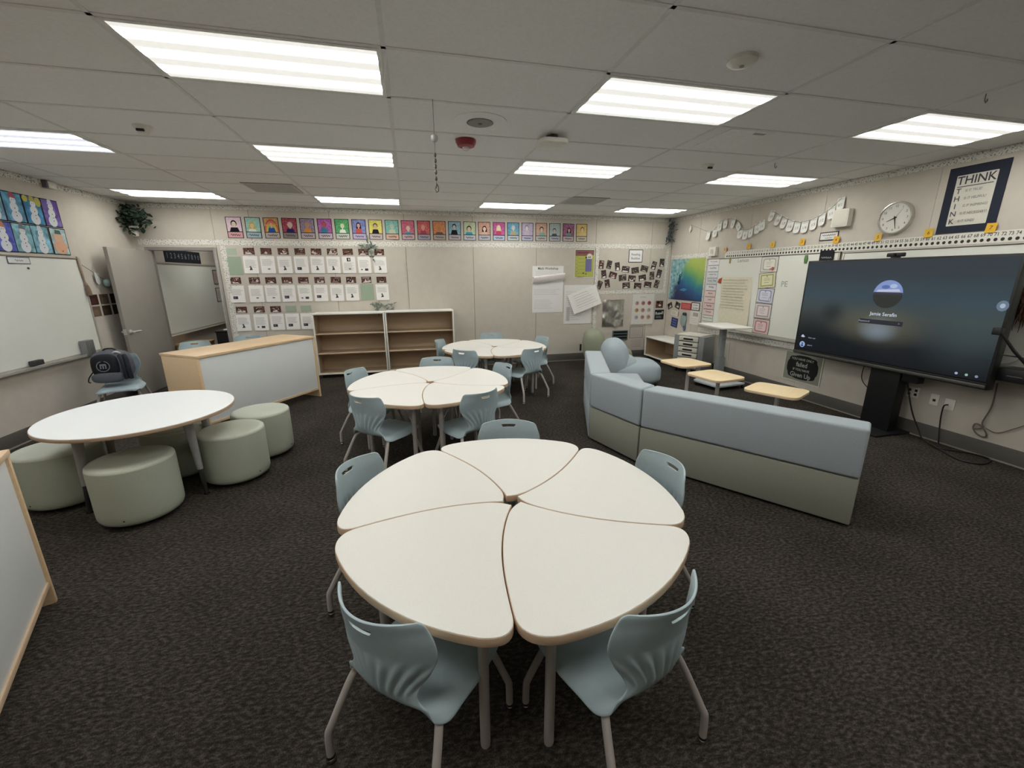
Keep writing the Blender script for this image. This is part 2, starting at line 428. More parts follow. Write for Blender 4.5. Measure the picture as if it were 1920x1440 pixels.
r = tag(ceil_thing('alarm_strobe', .53, 3.86), 'round dark red fire alarm strobe on the ceiling', 'alarm')
MB().lathe([(.085, 0), (.085, -.02), (.07, -.05), (.04, -.056)], 32).build('housing', RED, r, smooth=40)
MB().lathe([(.032, -.05), (.03, -.07), (.018, -.08)], 20).build('strobe_lens', mat('clear_lens', '#d8d0cc', rough=.2), r, smooth=40)
r = tag(ceil_thing('access_point', 1.2, 3.6), 'white rounded wireless access point on the ceiling', 'access point')
MB().lathe([(.05, 0), (.05, -.045)], 20).build('mount', mat('dark_mount', '#55545a'), r)
MB().prism(rrect(-.12, -.12, .12, .12, .07, 8), -.075, -.04).build('cover', OFFWHITE_PL, r, bevel=.012)
for (x, y, sx, sy, side) in ((-1.63, 6.33, .29, .29, 'left'), (2.66, 6.37, .29, .29, 'right')):
    r = tag(ceil_thing('return_air_vent', x, y), 'grey perforated air vent in the ceiling on the %s side' % side, 'vent', 'ceiling vents')
    MB().box(-sx, -sy, -.006, sx, sy, 0).build('perforated_panel', mat('vent_panel', '#b5b5b2', rough=.8, noise=.3, nscale=260), r)
    b = MB()
    for q in ((-sx, -sy, sx, -sy+.02), (-sx, sy-.02, sx, sy), (-sx, -sy, -sx+.02, sy), (sx-.02, -sy, sx, sy)): b.box(q[0], q[1], -.009, q[2], q[3], -.001)
    b.build('frame', mat('vent_frame', '#c9c9c6', rough=.7), r)
r = tag(ceil_thing('ceiling_hatch', 2.72, 3.36), 'flat white access hatch set in a ceiling tile', 'hatch')
MB().box(-.2, -.24, -.006, .2, .24, 0).build('panel', mat('access_panel_paint', '#f2f2f0', rough=.6), r, bevel=.002)
MB().box(.05, -.2, -.009, .15, -.17, -.005).build('latch', mat('latch_grey', '#9c9c9a'), r)
r = tag(ceil_thing('hanging_mobile', .215, 3.08), 'string mobile with a glass ball and beads hanging from the ceiling', 'ornament')
MB().tube([(0, 0, 0), (0, 0, -.53)], .0018, 6).build('string', CORD_GREY, r)
MB().blob(0, 0, -.225, .024, .024, .024, 1).build('glass_ball', mat('smoky_glass', '#a8a8a4', rough=.1, spec=.8), r, smooth=60)
for k, z in enumerate((-.325, -.36, -.395, -.43, -.47)): MB().blob(0, 0, z, .009, .009, .016, 1, 10).build('bead', mat('dark_bead', '#4a4741', rough=.3), r, smooth=60)
MB().tube([(0, 0, -.5), (.012, 0, -.52), (.012, 0, -.545), (0, 0, -.555), (-.01, 0, -.535), (0, 0, -.51)], .004, 6).build('end_ring', mat('dark_bead', '#4a4741'), r, smooth=60)
for k, (x, y, w) in enumerate(((3.70, 3.90, 'beyond the near lamps'), (3.63, 2.22, 'closest to the framed poster'))):
    r = tag(MB().tube([(0, 0, 0), (0, 0, -.035), (.012, 0, -.05), (.024, 0, -.038), (.02, 0, -.028)], .003, 6).build('ceiling_hook', mat('hook_metal', '#6d6a66', metal=.7, rough=.4), smooth=60, loc=(x, y, CH)), 'small metal hook on the ceiling grid, %s' % w, 'hook', 'ceiling hooks')

# ---- scalloped floral border strips
def border(n, side, pts, w=.085, off=.003):
    """pts: two (u, z) ends of a strip on a wall"""
    (u0, z0), (u1, z1) = pts
    L = math.hypot(u1-u0, z1-z0); n_ = max(2, int(L/.012)); top = []; bot = []
    for i in range(n_+1):
        t = i/n_; s = abs(math.sin(t*L/.075*PI))*.010
        top.append((t*L, w/2-.010+s)); bot.append((t*L, -w/2+.010-s))
    b = MB(); vs = [(x, y, 0) for x, y in top]+[(x, y, 0) for x, y in bot]; m = n_+1
    vs += [(x, y, .001) for x, y in top]+[(x, y, .001) for x, y in bot]
    fs = [[2*m+i+1, 2*m+i, 3*m+i, 3*m+i+1] for i in range(n_)]+[[i, i+1, m+i+1, m+i] for i in range(n_)]
    fs += [[i+1, i, 2*m+i, 2*m+i+1] for i in range(n_)]+[[m+i, m+i+1, 3*m+i+1, 3*m+i] for i in range(n_)]
    b.add(vs, fs)
    ang = math.degrees(math.atan2(z1-z0, u1-u0))
    if side == 'right': ang = math.degrees(math.atan2(z1-z0, -(u1-u0)))
    o = b.build('trim_%d' % n, FLORAL, M=wall(side, u0, z0, off, ang)); return struct(o, 'black and white floral scalloped border strip')
border(5, 'back', ((XL, 2.772), (XR, 2.772)), .07)
border(6, 'right', ((YB, 2.772), (YF, 2.772)), .07)
border(7, 'left', ((YF, 2.772), (YB, 2.772)), .07)
border(8, 'back', ((-4.05, 2.235), (5.24, 2.262)), .085)
border(9, 'back', ((-2.935, .16), (-2.90, 2.19)), .085, .004)
border(10, 'back', ((3.615, .45), (3.62, 2.22)), .075, .004)
border(11, 'back', ((5.165, 1.37), (5.175, 2.22)), .06, .004)
border(12, 'back', ((3.6, 1.37), (5.2, 1.37)), .07, .0045)
border(13, 'right', ((YB-.02, 2.05), (6.79, 2.05)), .08)
border(14, 'right', ((6.775, .86), (6.775, 2.09)), .07, .004)
border(15, 'right', ((6.78, .715), (4.46, .715)), .10, .03)

# ---- door
r = empty('door_1', (DX0, YB, 0)); struct(r, 'grey classroom door swung fully open')
b = MB()
for x0, x1 in ((DX0-.05, DX0), (DX1, DX1+.05)): b.box(x0-DX0, -.02, 0, x1-DX0, .12, DZ+.05)
b.box(0, -.02, DZ, DX1-DX0, .12, DZ+.05)
b.build('door_frame', FRAME_GREY, r, bevel=.004)
lf = MB().box(0, -1.0, .012, .045, -.03, DZ-.01).build('door_leaf', DOOR_GREY, r, bevel=.002)
h = MB().lathe([(.032, 0), (.032, .012), (.016, .02), (.016, .055)], 20, M=Matrix.Rotation(rad(90), 4, 'Y'))
h.tube([(.05, 0, 0), (.055, .03, 0), (.055, .145, -.004)], [.013, .013, .011], 10)
ho = h.build('lever_handle', mat('brushed_nickel', '#d6d3cd', rough=.35, metal=.6), lf, smooth=45); ho.location = (.045, -.93, .955)
h2 = h.build('lever_handle', MATS['brushed_nickel'], lf, smooth=45); h2.location = (0, -.93, .955); h2.rotation_euler = (0, 0, PI); h2.scale = (1, -1, 1)
MB().box(.002, -1.002, .92, .043, -.999, 1.0).build('latch_plate', MATS['brushed_nickel'], lf)
for z in (.25, 1.05, 1.85): MB().tube([(.022, -.02, z-.05), (.022, -.02, z+.05)], .009, 10).build('hinge', MATS['brushed_nickel'], lf)
lf.rotation_euler = (0, 0, rad(-1.5))
# ================================================================== CHAIRS
def shell_mesh():
    # y, z, half width, forward curl of the edges, lift of the edges
    P = [(.222, .350, .168, 0, -.004), (.222, .366, .186, 0, -.006), (.204, .381, .202, 0, -.006), (.12, .388, .214, 0, -.004), (.02, .381, .221, 0, .002),
         (-.08, .377, .220, 0, .010), (-.160, .383, .218, .0, .010), (-.214, .400, .178, .013, .013), (-.238, .440, .142, .034, .008), (-.245, .494, .154, .054, 0),
         (-.250, .550, .186, .070, 0), (-.257, .606, .207, .080, 0), (-.267, .660, .207, .086, 0), (-.276, .704, .193, .088, 0), (-.283, .734, .182, .086, -.001), (-.286, .748, .167, .080, -.004)]
    R = catmull(P, 5); nc = 49; nr = len(R)
    vs = []
    for y, z, hw, ey, ez in R:
        back = max(0, min(1, (z-.42)/.05))*(1 if y < -.12 else 0)
        rib = back*max(0, min(1, (.60-z)/.05))
        for j in range(nc):
            u = -1+2*j/(nc-1)
            yy = y+ey*u*u; zz = z+ez*u*u
            if y > -.21 and z < .42:                       # turned-down skirt round the seat
                zz -= .046*max(0, (abs(u)-.72)/.28)**2*min(1, max(0, (.2-y)/.1+.4))
            uu = u*(1-.28*max(0, (z-.46))/.15)
            yy -= rib*.012*(.5+.5*math.cos(uu*2*PI*5))**2*(1-.4*abs(u)**3)
            vs.append((u*hw, yy, zz))
    fs = []
    for i in range(nr-1):
        for j in range(nc-1):
            fs.append([i*nc+j, i*nc+j+1, (i+1)*nc+j+1, (i+1)*nc+j])
    me = bpy.data.meshes.new('seat_shell'); me.from_pydata(vs, [], fs); me.materials.append(CHAIR_BLUE)
    o = bpy.data.objects.new('seat_shell', me); C.objects.link(o)
    md = o.modifiers.new('s', 'SOLIDIFY'); md.thickness = .008; md.offset = 0
    md = o.modifiers.new('u', 'SUBSURF'); md.levels = 1; md.render_levels = 1
    cut = MB().prism(fillet([(-.052, .7145), (-.040, .6935), (.040, .6935), (.052, .7145)], .008, 5), .15, .40, M=Matrix.Rotation(rad(90), 4, 'X')).build('cut', CHAIR_BLUE)
    md = o.modifiers.new('b', 'BOOLEAN'); md.operation = 'DIFFERENCE'; md.object = cut; md.solver = 'EXACT'
    dg = bpy.context.evaluated_depsgraph_get()
    m2 = bpy.data.meshes.new_from_object(o.evaluated_get(dg)); bpy.data.objects.remove(o); bpy.data.objects.remove(cut); m2.shade_smooth(); m2.set_sharp_from_angle(angle=rad(60)); m2.name = 'seat_shell'
    return m2
SHELL = shell_mesh()
def make_chair():
    r = empty('school_chair')
    o = bpy.data.objects.new('seat_shell', SHELL); C.objects.link(o); o.parent = r
    b = MB()
    for sx in (-1, 1): b.tube([(sx*.15, -.16, .363), (sx*.15, 0, .362), (sx*.15, .14, .365)], .011, 8)
    b.tube([(-.15, -.12, .359), (.15, -.12, .359)], .010, 8); b.tube([(-.15, .11, .360), (.15, .11, .360)], .010, 8)
    b.build('seat_frame', GREY_TUBE, r, smooth=50)
    for sx in (-1, 1):
        for sy in (-1, 1):
            if sy < 0: K = [(sx*.13, -.12, .358), (sx*.175, -.155, .354), (sx*.198, -.185, .315), (sx*.232, -.262, .16), (sx*.240, -.276, .12), (sx*.241, -.279, .022)]
            else: K = [(sx*.13, .11, .358), (sx*.165, .135, .352), (sx*.183, .15, .31), (sx*.222, .192, .16), (sx*.229, .200, .12), (sx*.230, .202, .022)]
            leg = MB().tube(catmull(K, 4), .0140, 12).build('leg', GREY_TUBE, r, smooth=50)
            x, y = K[-1][:2]
            MB().lathe([(.0145, .030), (.0155, .028), (.0155, .020), (.0135, .019)], 14, M=Matrix.Translation((x, y, 0))).build('collar', BLACK, leg, smooth=50)
            MB().lathe([(.0135, .020), (.0175, .014), (.0175, .007), (.012, 0)], 14, M=Matrix.Translation((x, y, 0))).build('glide', CHROME, leg, smooth=50)
    return r
proto = make_chair(); used = []
def chair(x, y, face, label, group, z=0):
    """face = direction (degrees, from +x) the sitter looks"""
    o = proto if not used else dup(proto); used.append(o)
    o.location = (x, y, z); o.rotation_euler = (0, 0, rad(face-90))
    return tag(o, label, 'chair', group)

# ================================================================== PETAL TABLE CLUSTERS
TH = .66
def seam(th, R=.80, r0=.045, n=22):
    d = Vector((math.cos(th), math.sin(th))); q = Vector((d.y, -d.x)); out = []
    for i in range(n+1):
        t = i/n; r = r0+(R-r0)*t
        out.append(d*r+q*.05*math.sin(PI*t**.85))
    return out
def petal_outline(R=.80, gap=.0019):
    w = rad(72)
    a = seam(0, R); c = seam(w, R)
    arc = [Vector((R*math.cos(w*t/16), R*math.sin(w*t/16)))*(1-.022*math.sin(PI*t/16)) for t in range(1, 16)]
    P = a+arc+c[::-1]                      # ccw: seam 0 outwards, rim, seam 1 inwards
    def cut(P, i0, d):                     # corner at index i0 replaced by a curve
        n = len(P); l = 0; a_ = i0
        while l < d: l += (P[a_ % n]-P[(a_-1) % n]).length; a_ -= 1
        l = 0; b_ = i0
        while l < d: l += (P[(b_+1) % n]-P[b_ % n]).length; b_ += 1
        return a_, b_
    n = len(P); corners = [(len(a)-1, .085), (len(a)+len(arc), .085), (0, .045)]
    keep = [True]*n; ins = {}
    for ci, d in corners:
        a_, b_ = cut(P, ci, d); p0, p1, pc = P[a_ % n], P[b_ % n], P[ci]
        for k in range(a_+1, b_): keep[k % n] = False
        ins[a_ % n] = [p0*(1-t)**2+pc*2*t*(1-t)+p1*t*t for t in [k/9 for k in range(1, 9)]]
    out = []
    for i in range(n):
        if keep[i]: out.append(P[i])
        if i in ins: out += ins[i]
    cen = sum(out, Vector((0, 0)))/len(out)
    res = []
    m = len(out)
    for i, p in enumerate(out):            # pull the edge in by the gap
        t = (out[(i+1) % m]-out[i-1]).normalized(); res.append(p+Vector((-t.y, t.x))*gap)
    return [(p.x, p.y) for p in res], cen
OUT, PCEN = petal_outline()
def inset(P, d):
    P = [Vector(p) for p in P]; m = len(P)
    return [tuple(P[i]+Vector((-(P[(i+1) % m]-P[i-1]).normalized().y, (P[(i+1) % m]-P[i-1]).normalized().x))*d) for i in range(m)]
def make_petal():
    r = empty('petal_table')
    MB().prism(inset(OUT, .002), TH-.006, TH, 0).build('tabletop', WHITE_LAM, r, bevel=.0012, seg=1)
    MB().prism(OUT, TH-.034, TH-.0025).build('edge_band', MAPLE_EDGE, r, bevel=.0022)
    for rr, an in ((.635, 10.5), (.635, 61), (.2, 34)):
        x, y = rr*math.cos(rad(an)), rr*math.sin(rad(an))
        leg = MB().lathe([(.0, .0), (.014, .001), (.018, .006), (.019, .02), (.019, TH-.034)], 18, M=Matrix.Translation((x, y, 0))).build('leg', GREY_TUBE, r, smooth=50)
        MB().box(x-.05, y-.05, TH-.038, x+.05, y+.05, TH-.034).build('leg_plate', DARKSTEEL, leg, bevel=.001)
        if rr > .5:
            tx, ty = -math.sin(rad(an)), math.cos(rad(an)); s = 1 if an < 30 else -1
            MB().tube([(x+tx*s*.10, y+ty*s*.10, TH-.036), (x+tx*s*.018, y+ty*s*.018, .47)], .0035, 6).build('brace', GREY_TUBE, r)
    return r
pproto = make_petal(); pused = []
CL = [('nearest petal cluster', (.41, 1.735), -101.6, [-133, -69, 3, 78, 152], .632),
      ('middle petal cluster', (.135, 4.153), -95.5, [-132, -62, 17, 82, 154], .645),
      ('farthest petal cluster', (1.19, 6.14), -101, [-130, -62, 13, 83, 160], .64)]
pos_p = ['front-left petal', 'front-right petal', 'right-hand petal', 'back petal', 'left-hand petal']
order = [4, 0, 1, 2, 3]                      # petal k starts at seam k: 0 = front-right
pos_c = ['front-left side', 'front-right side', 'right-hand side', 'back side', 'left-hand side']
for name, (cx, cy), th0, angs, cr in CL:
    for k in range(5):
        o = pproto if not pused else dup(pproto); pused.append(o)
        o.location = (cx, cy, 0); o.rotation_euler = (0, 0, rad(th0+72*k))
        tag(o, 'white petal-shaped table with maple edge, %s of the %s' % (['front-right petal', 'right-hand petal', 'back petal', 'left-hand petal', 'front-left petal'][k], name), 'table', 'petal tables of the ' + name)
    for k, a in enumerate(angs):
        x, y = cx+cr*math.cos(rad(a)), cy+cr*math.sin(rad(a))
        chair(x, y, a+180, 'blue plastic school chair pushed in at the %s of the %s' % (pos_c[k], name), 'chairs at the ' + name)

# ================================================================== ROUND TABLE AND STOOLS
r = tag(empty('round_table', (-2.11, 3.69, 0)), 'round white table with tan edge and grey legs, circled by green stools', 'table')
def circ(R, n=72): return [(R*math.cos(2*PI*k/n), R*math.sin(2*PI*k/n)) for k in range(n)]
MB().prism(circ(.602), .684, .690).build('tabletop', mat('round_top_white', '#eef1f1', rough=.4, noise=.015, nscale=200), r, bevel=.002, seg=1)
MB().prism(circ(.605), .662, .686).build('edge_band', mat('tan_edge_band', '#b59a83', rough=.55), r, bevel=.003)
for a in (-23, 45, 157, -140):
    ca, sa = math.cos(rad(a)), math.sin(rad(a))
    leg = MB().tube([(.385*ca, .385*sa, .662), (.40*ca, .40*sa, .45), (.415*ca, .415*sa, .22)], [.036, .029, .022], 16).build('leg', mat('leg_grey', '#9a9a98', rough=.5), r, smooth=50)
    MB().tube([(.414*ca, .414*sa, .24), (.43*ca, .43*sa, .012)], .0155, 14).build('extension', mat('leg_extension', '#5b5c5d', rough=.3, metal=.8), leg, smooth=50)
    MB().lathe([(.02, .012), (.022, 0)], 14, M=Matrix.Translation((.43*ca, .43*sa, 0))).build('foot', BLACK, leg, smooth=50)
    MB().box(-.05, -.05, .650, .05, .05, .662, M=Matrix.Translation((.375*ca, .375*sa, 0))).build('leg_plate', GREY_PLASTIC, leg, bevel=.002)
def make_stool():
    s = empty('pouf_stool')
    MB().lathe([(.16, .018), (.215, .028), (.24, .045), (.249, .068), (.25, .11), (.25, .415), (.249, .432)], 48).build('side_cover', SAGE, s, smooth=60)
    MB().lathe([(.249, .431), (.246, .442), (.237, .449), (.21, .450), (.1, .441), (0, .437)], 48).build('seat_pad', mat('sage_upholstery_top', '#b4b8aa', rough=.8, noise=.05, nscale=160, bump=.1, bscale=420, spec=.2), s, smooth=60)
    MB().lathe([(0, 0), (.14, 0), (.17, .02)], 40).build('base', BLACK, s, smooth=60)
    MB().lathe([(.005, 0), (.005, .004)], 10, M=Matrix.Translation((.0, -.248, .085)) @ Matrix.Rotation(rad(90), 4, 'X')).build('snap', BLACK, s)
    return s
stp = make_stool()
for i, (x, y, rz, lb) in enumerate([(-2.03, 3.30, 5, 'nearest the camera'), (-1.575, 3.80, 60, 'at the right side, in front'), (-1.50, 4.30, 80, 'farthest right, beside the white desk panel'),
                                    (-2.72, 3.68, -20, 'at the left, beside the low white partition'), (-2.10, 4.02, 150, 'in shade below its far side')]):
    o = stp if i == 0 else dup(stp)
    o.location = (x, y, 0); o.rotation_euler = (0, 0, rad(rz))
    tag(o, 'sage green drum stool at the round table, %s' % lb, 'stool', 'stools around the round table')

# ================================================================== DESK UNITS
DPANEL = mat('desk_panel_white', '#dde1e2', rough=.4, noise=.012, nscale=4)
def desk(loc, ang, L, D, H, label):
    """x along the front panel, y to the user's side"""
    r = tag(empty('reception_desk', (loc[0], loc[1], 0), rad(ang)), label, 'desk', 'white fronted desks')
    t = .028
    MB().box(-.002, -.006, H-t, L+.002, D, H).build('worktop', MAPLE, r, bevel=.002)
    for x in (0, L-t): MB().box(x, 0, .0, x+t, D-.02, H-t).build('side_panel', MAPLE, r, bevel=.0015)
    MB().box(t, .012, .135, L-t, .030, H-t-.004).build('front_panel', DPANEL, r, bevel=.001)
    MB().box(t, .004, .105, L-t, .034, .135).build('bottom_rail', MAPLE_EDGE, r, bevel=.002)
    MB().box(t, D*.5, .0, t+.30, D-.03, .6).build('drawer_pedestal', CAB_WHITE, r, bevel=.002)
    return r
desk((-2.27, 5.0), 56.5, 1.62, .60, .885, 'maple topped desk with a wide white front panel behind the round table')
d2 = desk((-2.66, 3.83), -64.8, 1.57, .6, .885, 'maple edged desk with white panel cropped at the lower left corner')
d2.location = (-1.985, 2.42, 0); d2.rotation_euler = (0, 0, rad(-64.8+180))
d2.location = (-1.985+1.57*math.cos(rad(-64.8)), 2.42+1.57*math.sin(rad(-64.8)), 0)
# chairs behind the first desk, chair with the backpack
chair(-3.18, 7.08, -62, 'blue school chair behind the maple desk, in front of the doorway', 'chairs behind the maple desk')
chair(-2.68, 7.58, -80, 'blue school chair behind the maple desk, against the papered wall', 'chairs behind the maple desk')
chair(-3.63, 6.05, -70, 'blue school chair by the open door with a backpack on it', None)
# backpack
r = tag(empty('backpack', (-3.68, 6.07, .452), rad(8)), 'grey and black school backpack standing on the chair by the door', 'backpack')
MB().blob(0, .03, .19, .20, .12, .19, .7, 32, .012, seed=3).build('main_body', GREY_NYLON, r, smooth=60)
MB().blob(-.03, -.075, .20, .135, .055, .145, .65, 28, .01, seed=4).build('front_panel', mat('black_nylon', '#0f1117', rough=.7, noise=.2, nscale=80), r, smooth=60)
MB().blob(-.02, -.10, .06, .155, .06, .065, .7, 28, .015, seed=5).build('front_pocket', GREY_NYLON, r, smooth=60)
b = MB().prism(circ(.062, 32), 0, .004)
for k in range(40): pass
lg = Sheet(.001, .001, '#777a80', .0005)
lg.ell(0, 0, .066, .066, '#7b7e84', 36); lg.ell(0, 0, .056, .056, '#14161c', 36)
for x in (-.032, -.007, .018): lg.rect(x, -.03, x+.014, .02, '#7b7e84')
lg.poly(rrect(-.032, .008, .032, .03, .012), '#7b7e84')
o = lg.build('logo_patch', lg.mats, r); o.location = (-.03, -.1335, .205); o.rotation_euler = (rad(84), 0, 0)
for sx in (.12, .165): MB().tube(catmull([(sx, -.06, .32), (sx+.03, -.10, .27), (sx+.04, -.115, .15), (sx+.03, -.08, .03)], 5), [.022]*16, 8).build('shoulder_strap', NAVY, r, smooth=60)
MB().tube(catmull([(-.07, .02, .36), (-.04, .02, .395), (.04, .02, .395), (.07, .02, .36)], 5), .010, 8).build('top_handle', BLACK, r, smooth=60)
MB().tube(catmull([(.06, -.05, .35), (.085, -.06, .365), (.11, -.05, .355), (.12, -.02, .33)], 4), .012, 8).build('reflective_strip', mat('reflective_grey', '#c9cacc', rough=.3), r, smooth=60)
MB().tube(catmull([(-.19, -.02, .12), (-.225, -.05, .06), (-.235, -.06, .01), (-.22, -.05, .001)], 4), .007, 6).build('loose_strap', BLACK, r, smooth=60)

# ================================================================== BOOKCASES
def bookcase(x0, x1, y0, y1, z0, z1, shelves, label, group, face='y', kick=.05):
    """open front towards -y"""
    W, D = x1-x0, y1-y0; t = .022
    r = tag(empty('bookcase', (x0, y0, 0)), label, 'bookcase', group)
    MB().box(0, 0, z1-t, W, D, z1).build('top_panel', CAB_WHITE, r, bevel=.002)
    for x in (0, W-t): MB().box(x, 0, z0+t, x+t, D, z1-t).build('side_panel', CAB_WHITE, r, bevel=.0015)
    MB().box(0, 0, z0, W, D, z0+t).build('bottom_panel', CAB_WHITE, r, bevel=.002)
    MB().box(t, D-.012, z0+t, W-t, D, z1-t).build('back_panel', TAN_IN, r)
    for x in (t, W-t-.003): MB().box(x, .02, z0+t, x+.003, D-.012, z1-t).build('side_lining', TAN_IN, r)
    MB().box(t, .02, z0+t, W-t, D-.012, z0+t+.003).build('floor_lining', TAN_IN, r)
    for z in shelves:
        s = MB().box(t+.003, .012, z-.018, W-t-.003, D-.014, z).build('shelf', mat('tan_shelf', '#bfa98e', rough=.55, noise=.05, nscale=6, stretch=(1, 8, 8)), r, bevel=.002)
    MB().box(.05, .06, 0, W-.05, D-.03, z0).build('plinth', BLACK, r)
    return r
bookcase(-1.625, -.472, 7.50, 7.885, .06, 1.105, (.765, .43), 'empty three shelf white bookcase at the back wall, left unit by the papers', 'bookcases at the back wall')
bookcase(-.462, .72, 7.50, 7.885, .06, 1.115, (.765, .43), 'empty three shelf white bookcase at the back wall, right unit by the bare wall', 'bookcases at the back wall')
lowc = bookcase(0, 1.08, 0, .5, .06, .457, (), 'low empty white cubby shelf in the far right corner', 'low corner shelf')
lowc.location = (4.75, 7.80, 0); lowc.rotation_euler = (0, 0, rad(-90)); del lowc['group']

# ================================================================== DRAWER TOWER
r = tag(empty('drawer_cart', (4.60, 6.58, 0), rad(-66)), 'grey sided rolling cart with stacked light grey drawers', 'drawer cart')
W, D, H = .56, .38, .665                    # x along the front (towards the camera), y back to the wall
for x in (0, W-.10): MB().prism(rrect(x, 0, x+.10, D, .012), .07, H).build('side_column', GREY_PLASTIC, r, bevel=.006)
MB().box(.10, .02, .07, W-.10, D-.01, .10).build('bottom_tray', GREY_PLASTIC, r, bevel=.003)
MB().prism(rrect(.05, -.005, W-.05, D, .02), H-.006, H+.02).build('top_cover', LT_PLASTIC, r, bevel=.008)
for k in range(6):
    z = H-.095*(k+1)+.004
    d = MB().prism(rrect(.102, -.022, W-.102, D-.03, .015), z, z+.078).build('drawer', LT_PLASTIC, r, bevel=.006)
    MB().prism(rrect(.19, -.027, W-.19, -.015, .003), z+.022, z+.052).build('handle', BLACK, d, bevel=.003)
for x in (.06, W-.06):
    for y in (.05, D-.05):
        MB().lathe([(.028, -.012), (.03, -.008), (.03, .008), (.028, .012)], 18, M=Matrix.Translation((x, y, .03)) @ Matrix.Rotation(rad(90), 4, 'Y')).build('caster', BLACK, r, smooth=50)

# ================================================================== STANDING DESK BY THE WHITEBOARD
r = tag(empty('standing_desk', (4.70, 5.50, 0), rad(-8)), 'tall single column standing desk with thin white top and rolling base', 'standing desk')
MB().prism(rrect(-.25, -.36, .25, .33, .05, 6), .925, .948).build('tabletop', WHITE_LAM, r, bevel=.004)
MB().box(-.03, -.25, .90, .03, .22, .925).build('support_bar', GREY_PLASTIC, r, bevel=.002)
MB().prism(rrect(.02, .05, .10, .14, .015), .08, .90).build('column', GREY_PLASTIC, r, bevel=.003)
MB().prism(rrect(.005, .035, .115, .155, .01), .08, .42).build('column_sleeve', mat('column_sleeve_grey', '#7c8083', rough=.5), r, bevel=.003)
b = MB().prism(fillet([(-.40, .02), (-.13, .22), (.30, -.28), (-.26, -.44)], .05), .055, .085)
b.build('base', mat('base_pale_grey', '#b3b8bb', rough=.5), r, bevel=.004)
for x, y in ((-.35, .01), (-.13, .17), (.25, -.27), (-.24, -.39)):
    MB().lathe([(.022, -.012), (.025, -.008), (.025, .008), (.022, .012)], 16, M=Matrix.Translation((x, y, .025)) @ Matrix.Rotation(rad(90), 4, 'Y')).build('caster', BLACK, r, smooth=50)

# ================================================================== LAPTOP TABLES
MAPLE_TOP = mat('maple_table_top', '#e8d1a8', rough=.45, noise=.05, nscale=6, stretch=(1, 10, 10))
def laptop_table(x, y, ang, w, d, col, label, H=.65):
    r = tag(empty('laptop_table', (x, y, 0), rad(ang)), label, 'side table', 'maple laptop tables')
    MB().prism(rrect(-w/2, -d/2, w/2, d/2, .09, 8), H-.008, H).build('tabletop', MAPLE_TOP, r, bevel=.002)
    MB().prism(rrect(-w/2, -d/2, w/2, d/2, .09, 8), H-.026, H-.007).build('edge_band', MAPLE_EDGE, r, bevel=.004)
    MB().box(-.09, -.05, H-.034, .09, .05, H-.026).build('mounting_plate', GREY_PLASTIC, r, bevel=.002)
    MB().tube([(col[0], col[1], .03), (col[0], col[1], H-.03)], .021, 16).build('column', GREY_TUBE, r, smooth=50)
    MB().prism(rrect(-.19, -.15, .19, .15, .06, 6), .0, .022).build('base_plate', GREY_PLASTIC, r, bevel=.005)
laptop_table(3.285, 4.43, 5, .46, .46, (-.03, -.1), 'single column maple laptop table farthest from the camera')
laptop_table(3.165, 3.74, 9, .43, .45, (.03, -.02), 'single column maple laptop table, middle one of three')
laptop_table(3.31, 3.09, 27, .42, .46, (.0, -.02), 'single column maple laptop table nearest the wide screen')

# ================================================================== SOFA MODULES
def offpoly(P0, P1, a0, a1, t0, t1):
    """plan quad between offsets t0 and t1 from the outer line; a0/a1 = miter vectors"""
    P0, P1, a0, a1 = map(Vector, (P0, P1, a0, a1))
    return [tuple(P0+a0*t0), tuple(P1+a1*t0), tuple(P1+a1*t1), tuple(P0+a0*t1)]
nA, nB, nC = Vector((.936, -.352)), Vector((.963, .27)), Vector((.817, .578))
mAB = (nA+nB).normalized()/.95; mBC = (nB+nC).normalized()/.985
Q0, P1, P2, A1 = (1.753, 3.853), (1.943, 3.174), (2.845, 1.899), (2.235, 5.125)
def sofa(P0, P1, a0, a1, label, lower, gap=.006):
    c = (Vector(P0)+Vector(P1))/2
    d = (Vector(P1)-Vector(P0)).normalized()*gap
    p0 = Vector(P0)+d-c; p1 = Vector(P1)-d-c
    r = tag(empty('sofa_module', (c.x, c.y, 0)), label, 'sofa', 'curved sofa modules')
    q = lambda t0, t1: offpoly(p0, p1, a0, a1, t0, t1)
    MB().prism(q(0, .215), .37, .725).build('backrest', SOFA_BLUE, r, bevel=.02, seg=4)
    MB().prism(q(.002, .213), .02, .362).build('back_skirt', lower, r, bevel=.012, seg=2)
    MB().prism(q(.213, .72), .25, .43).build('seat_cushion', SOFA_BLUE, r, bevel=.03, seg=4)
    MB().prism(q(.213, .70), .03, .255).build('seat_base', lower, r, bevel=.012)
    MB().prism(q(.05, .64), 0, .03).build('plinth', BLACK, r)
    return r
sofa(P1, P2, mBC, nC, 'long sofa module with pale blue back and olive skirt, facing the screen', SOFA_GREEN)
sofa(Q0, P1, mAB, mBC, 'short wedge sofa module with pale blue back between the two longer ones', SOFA_GREEN)
sofa(A1, Q0, nA, mAB, 'all pale blue sofa module running away towards the back wall', SOFA_BLUE)

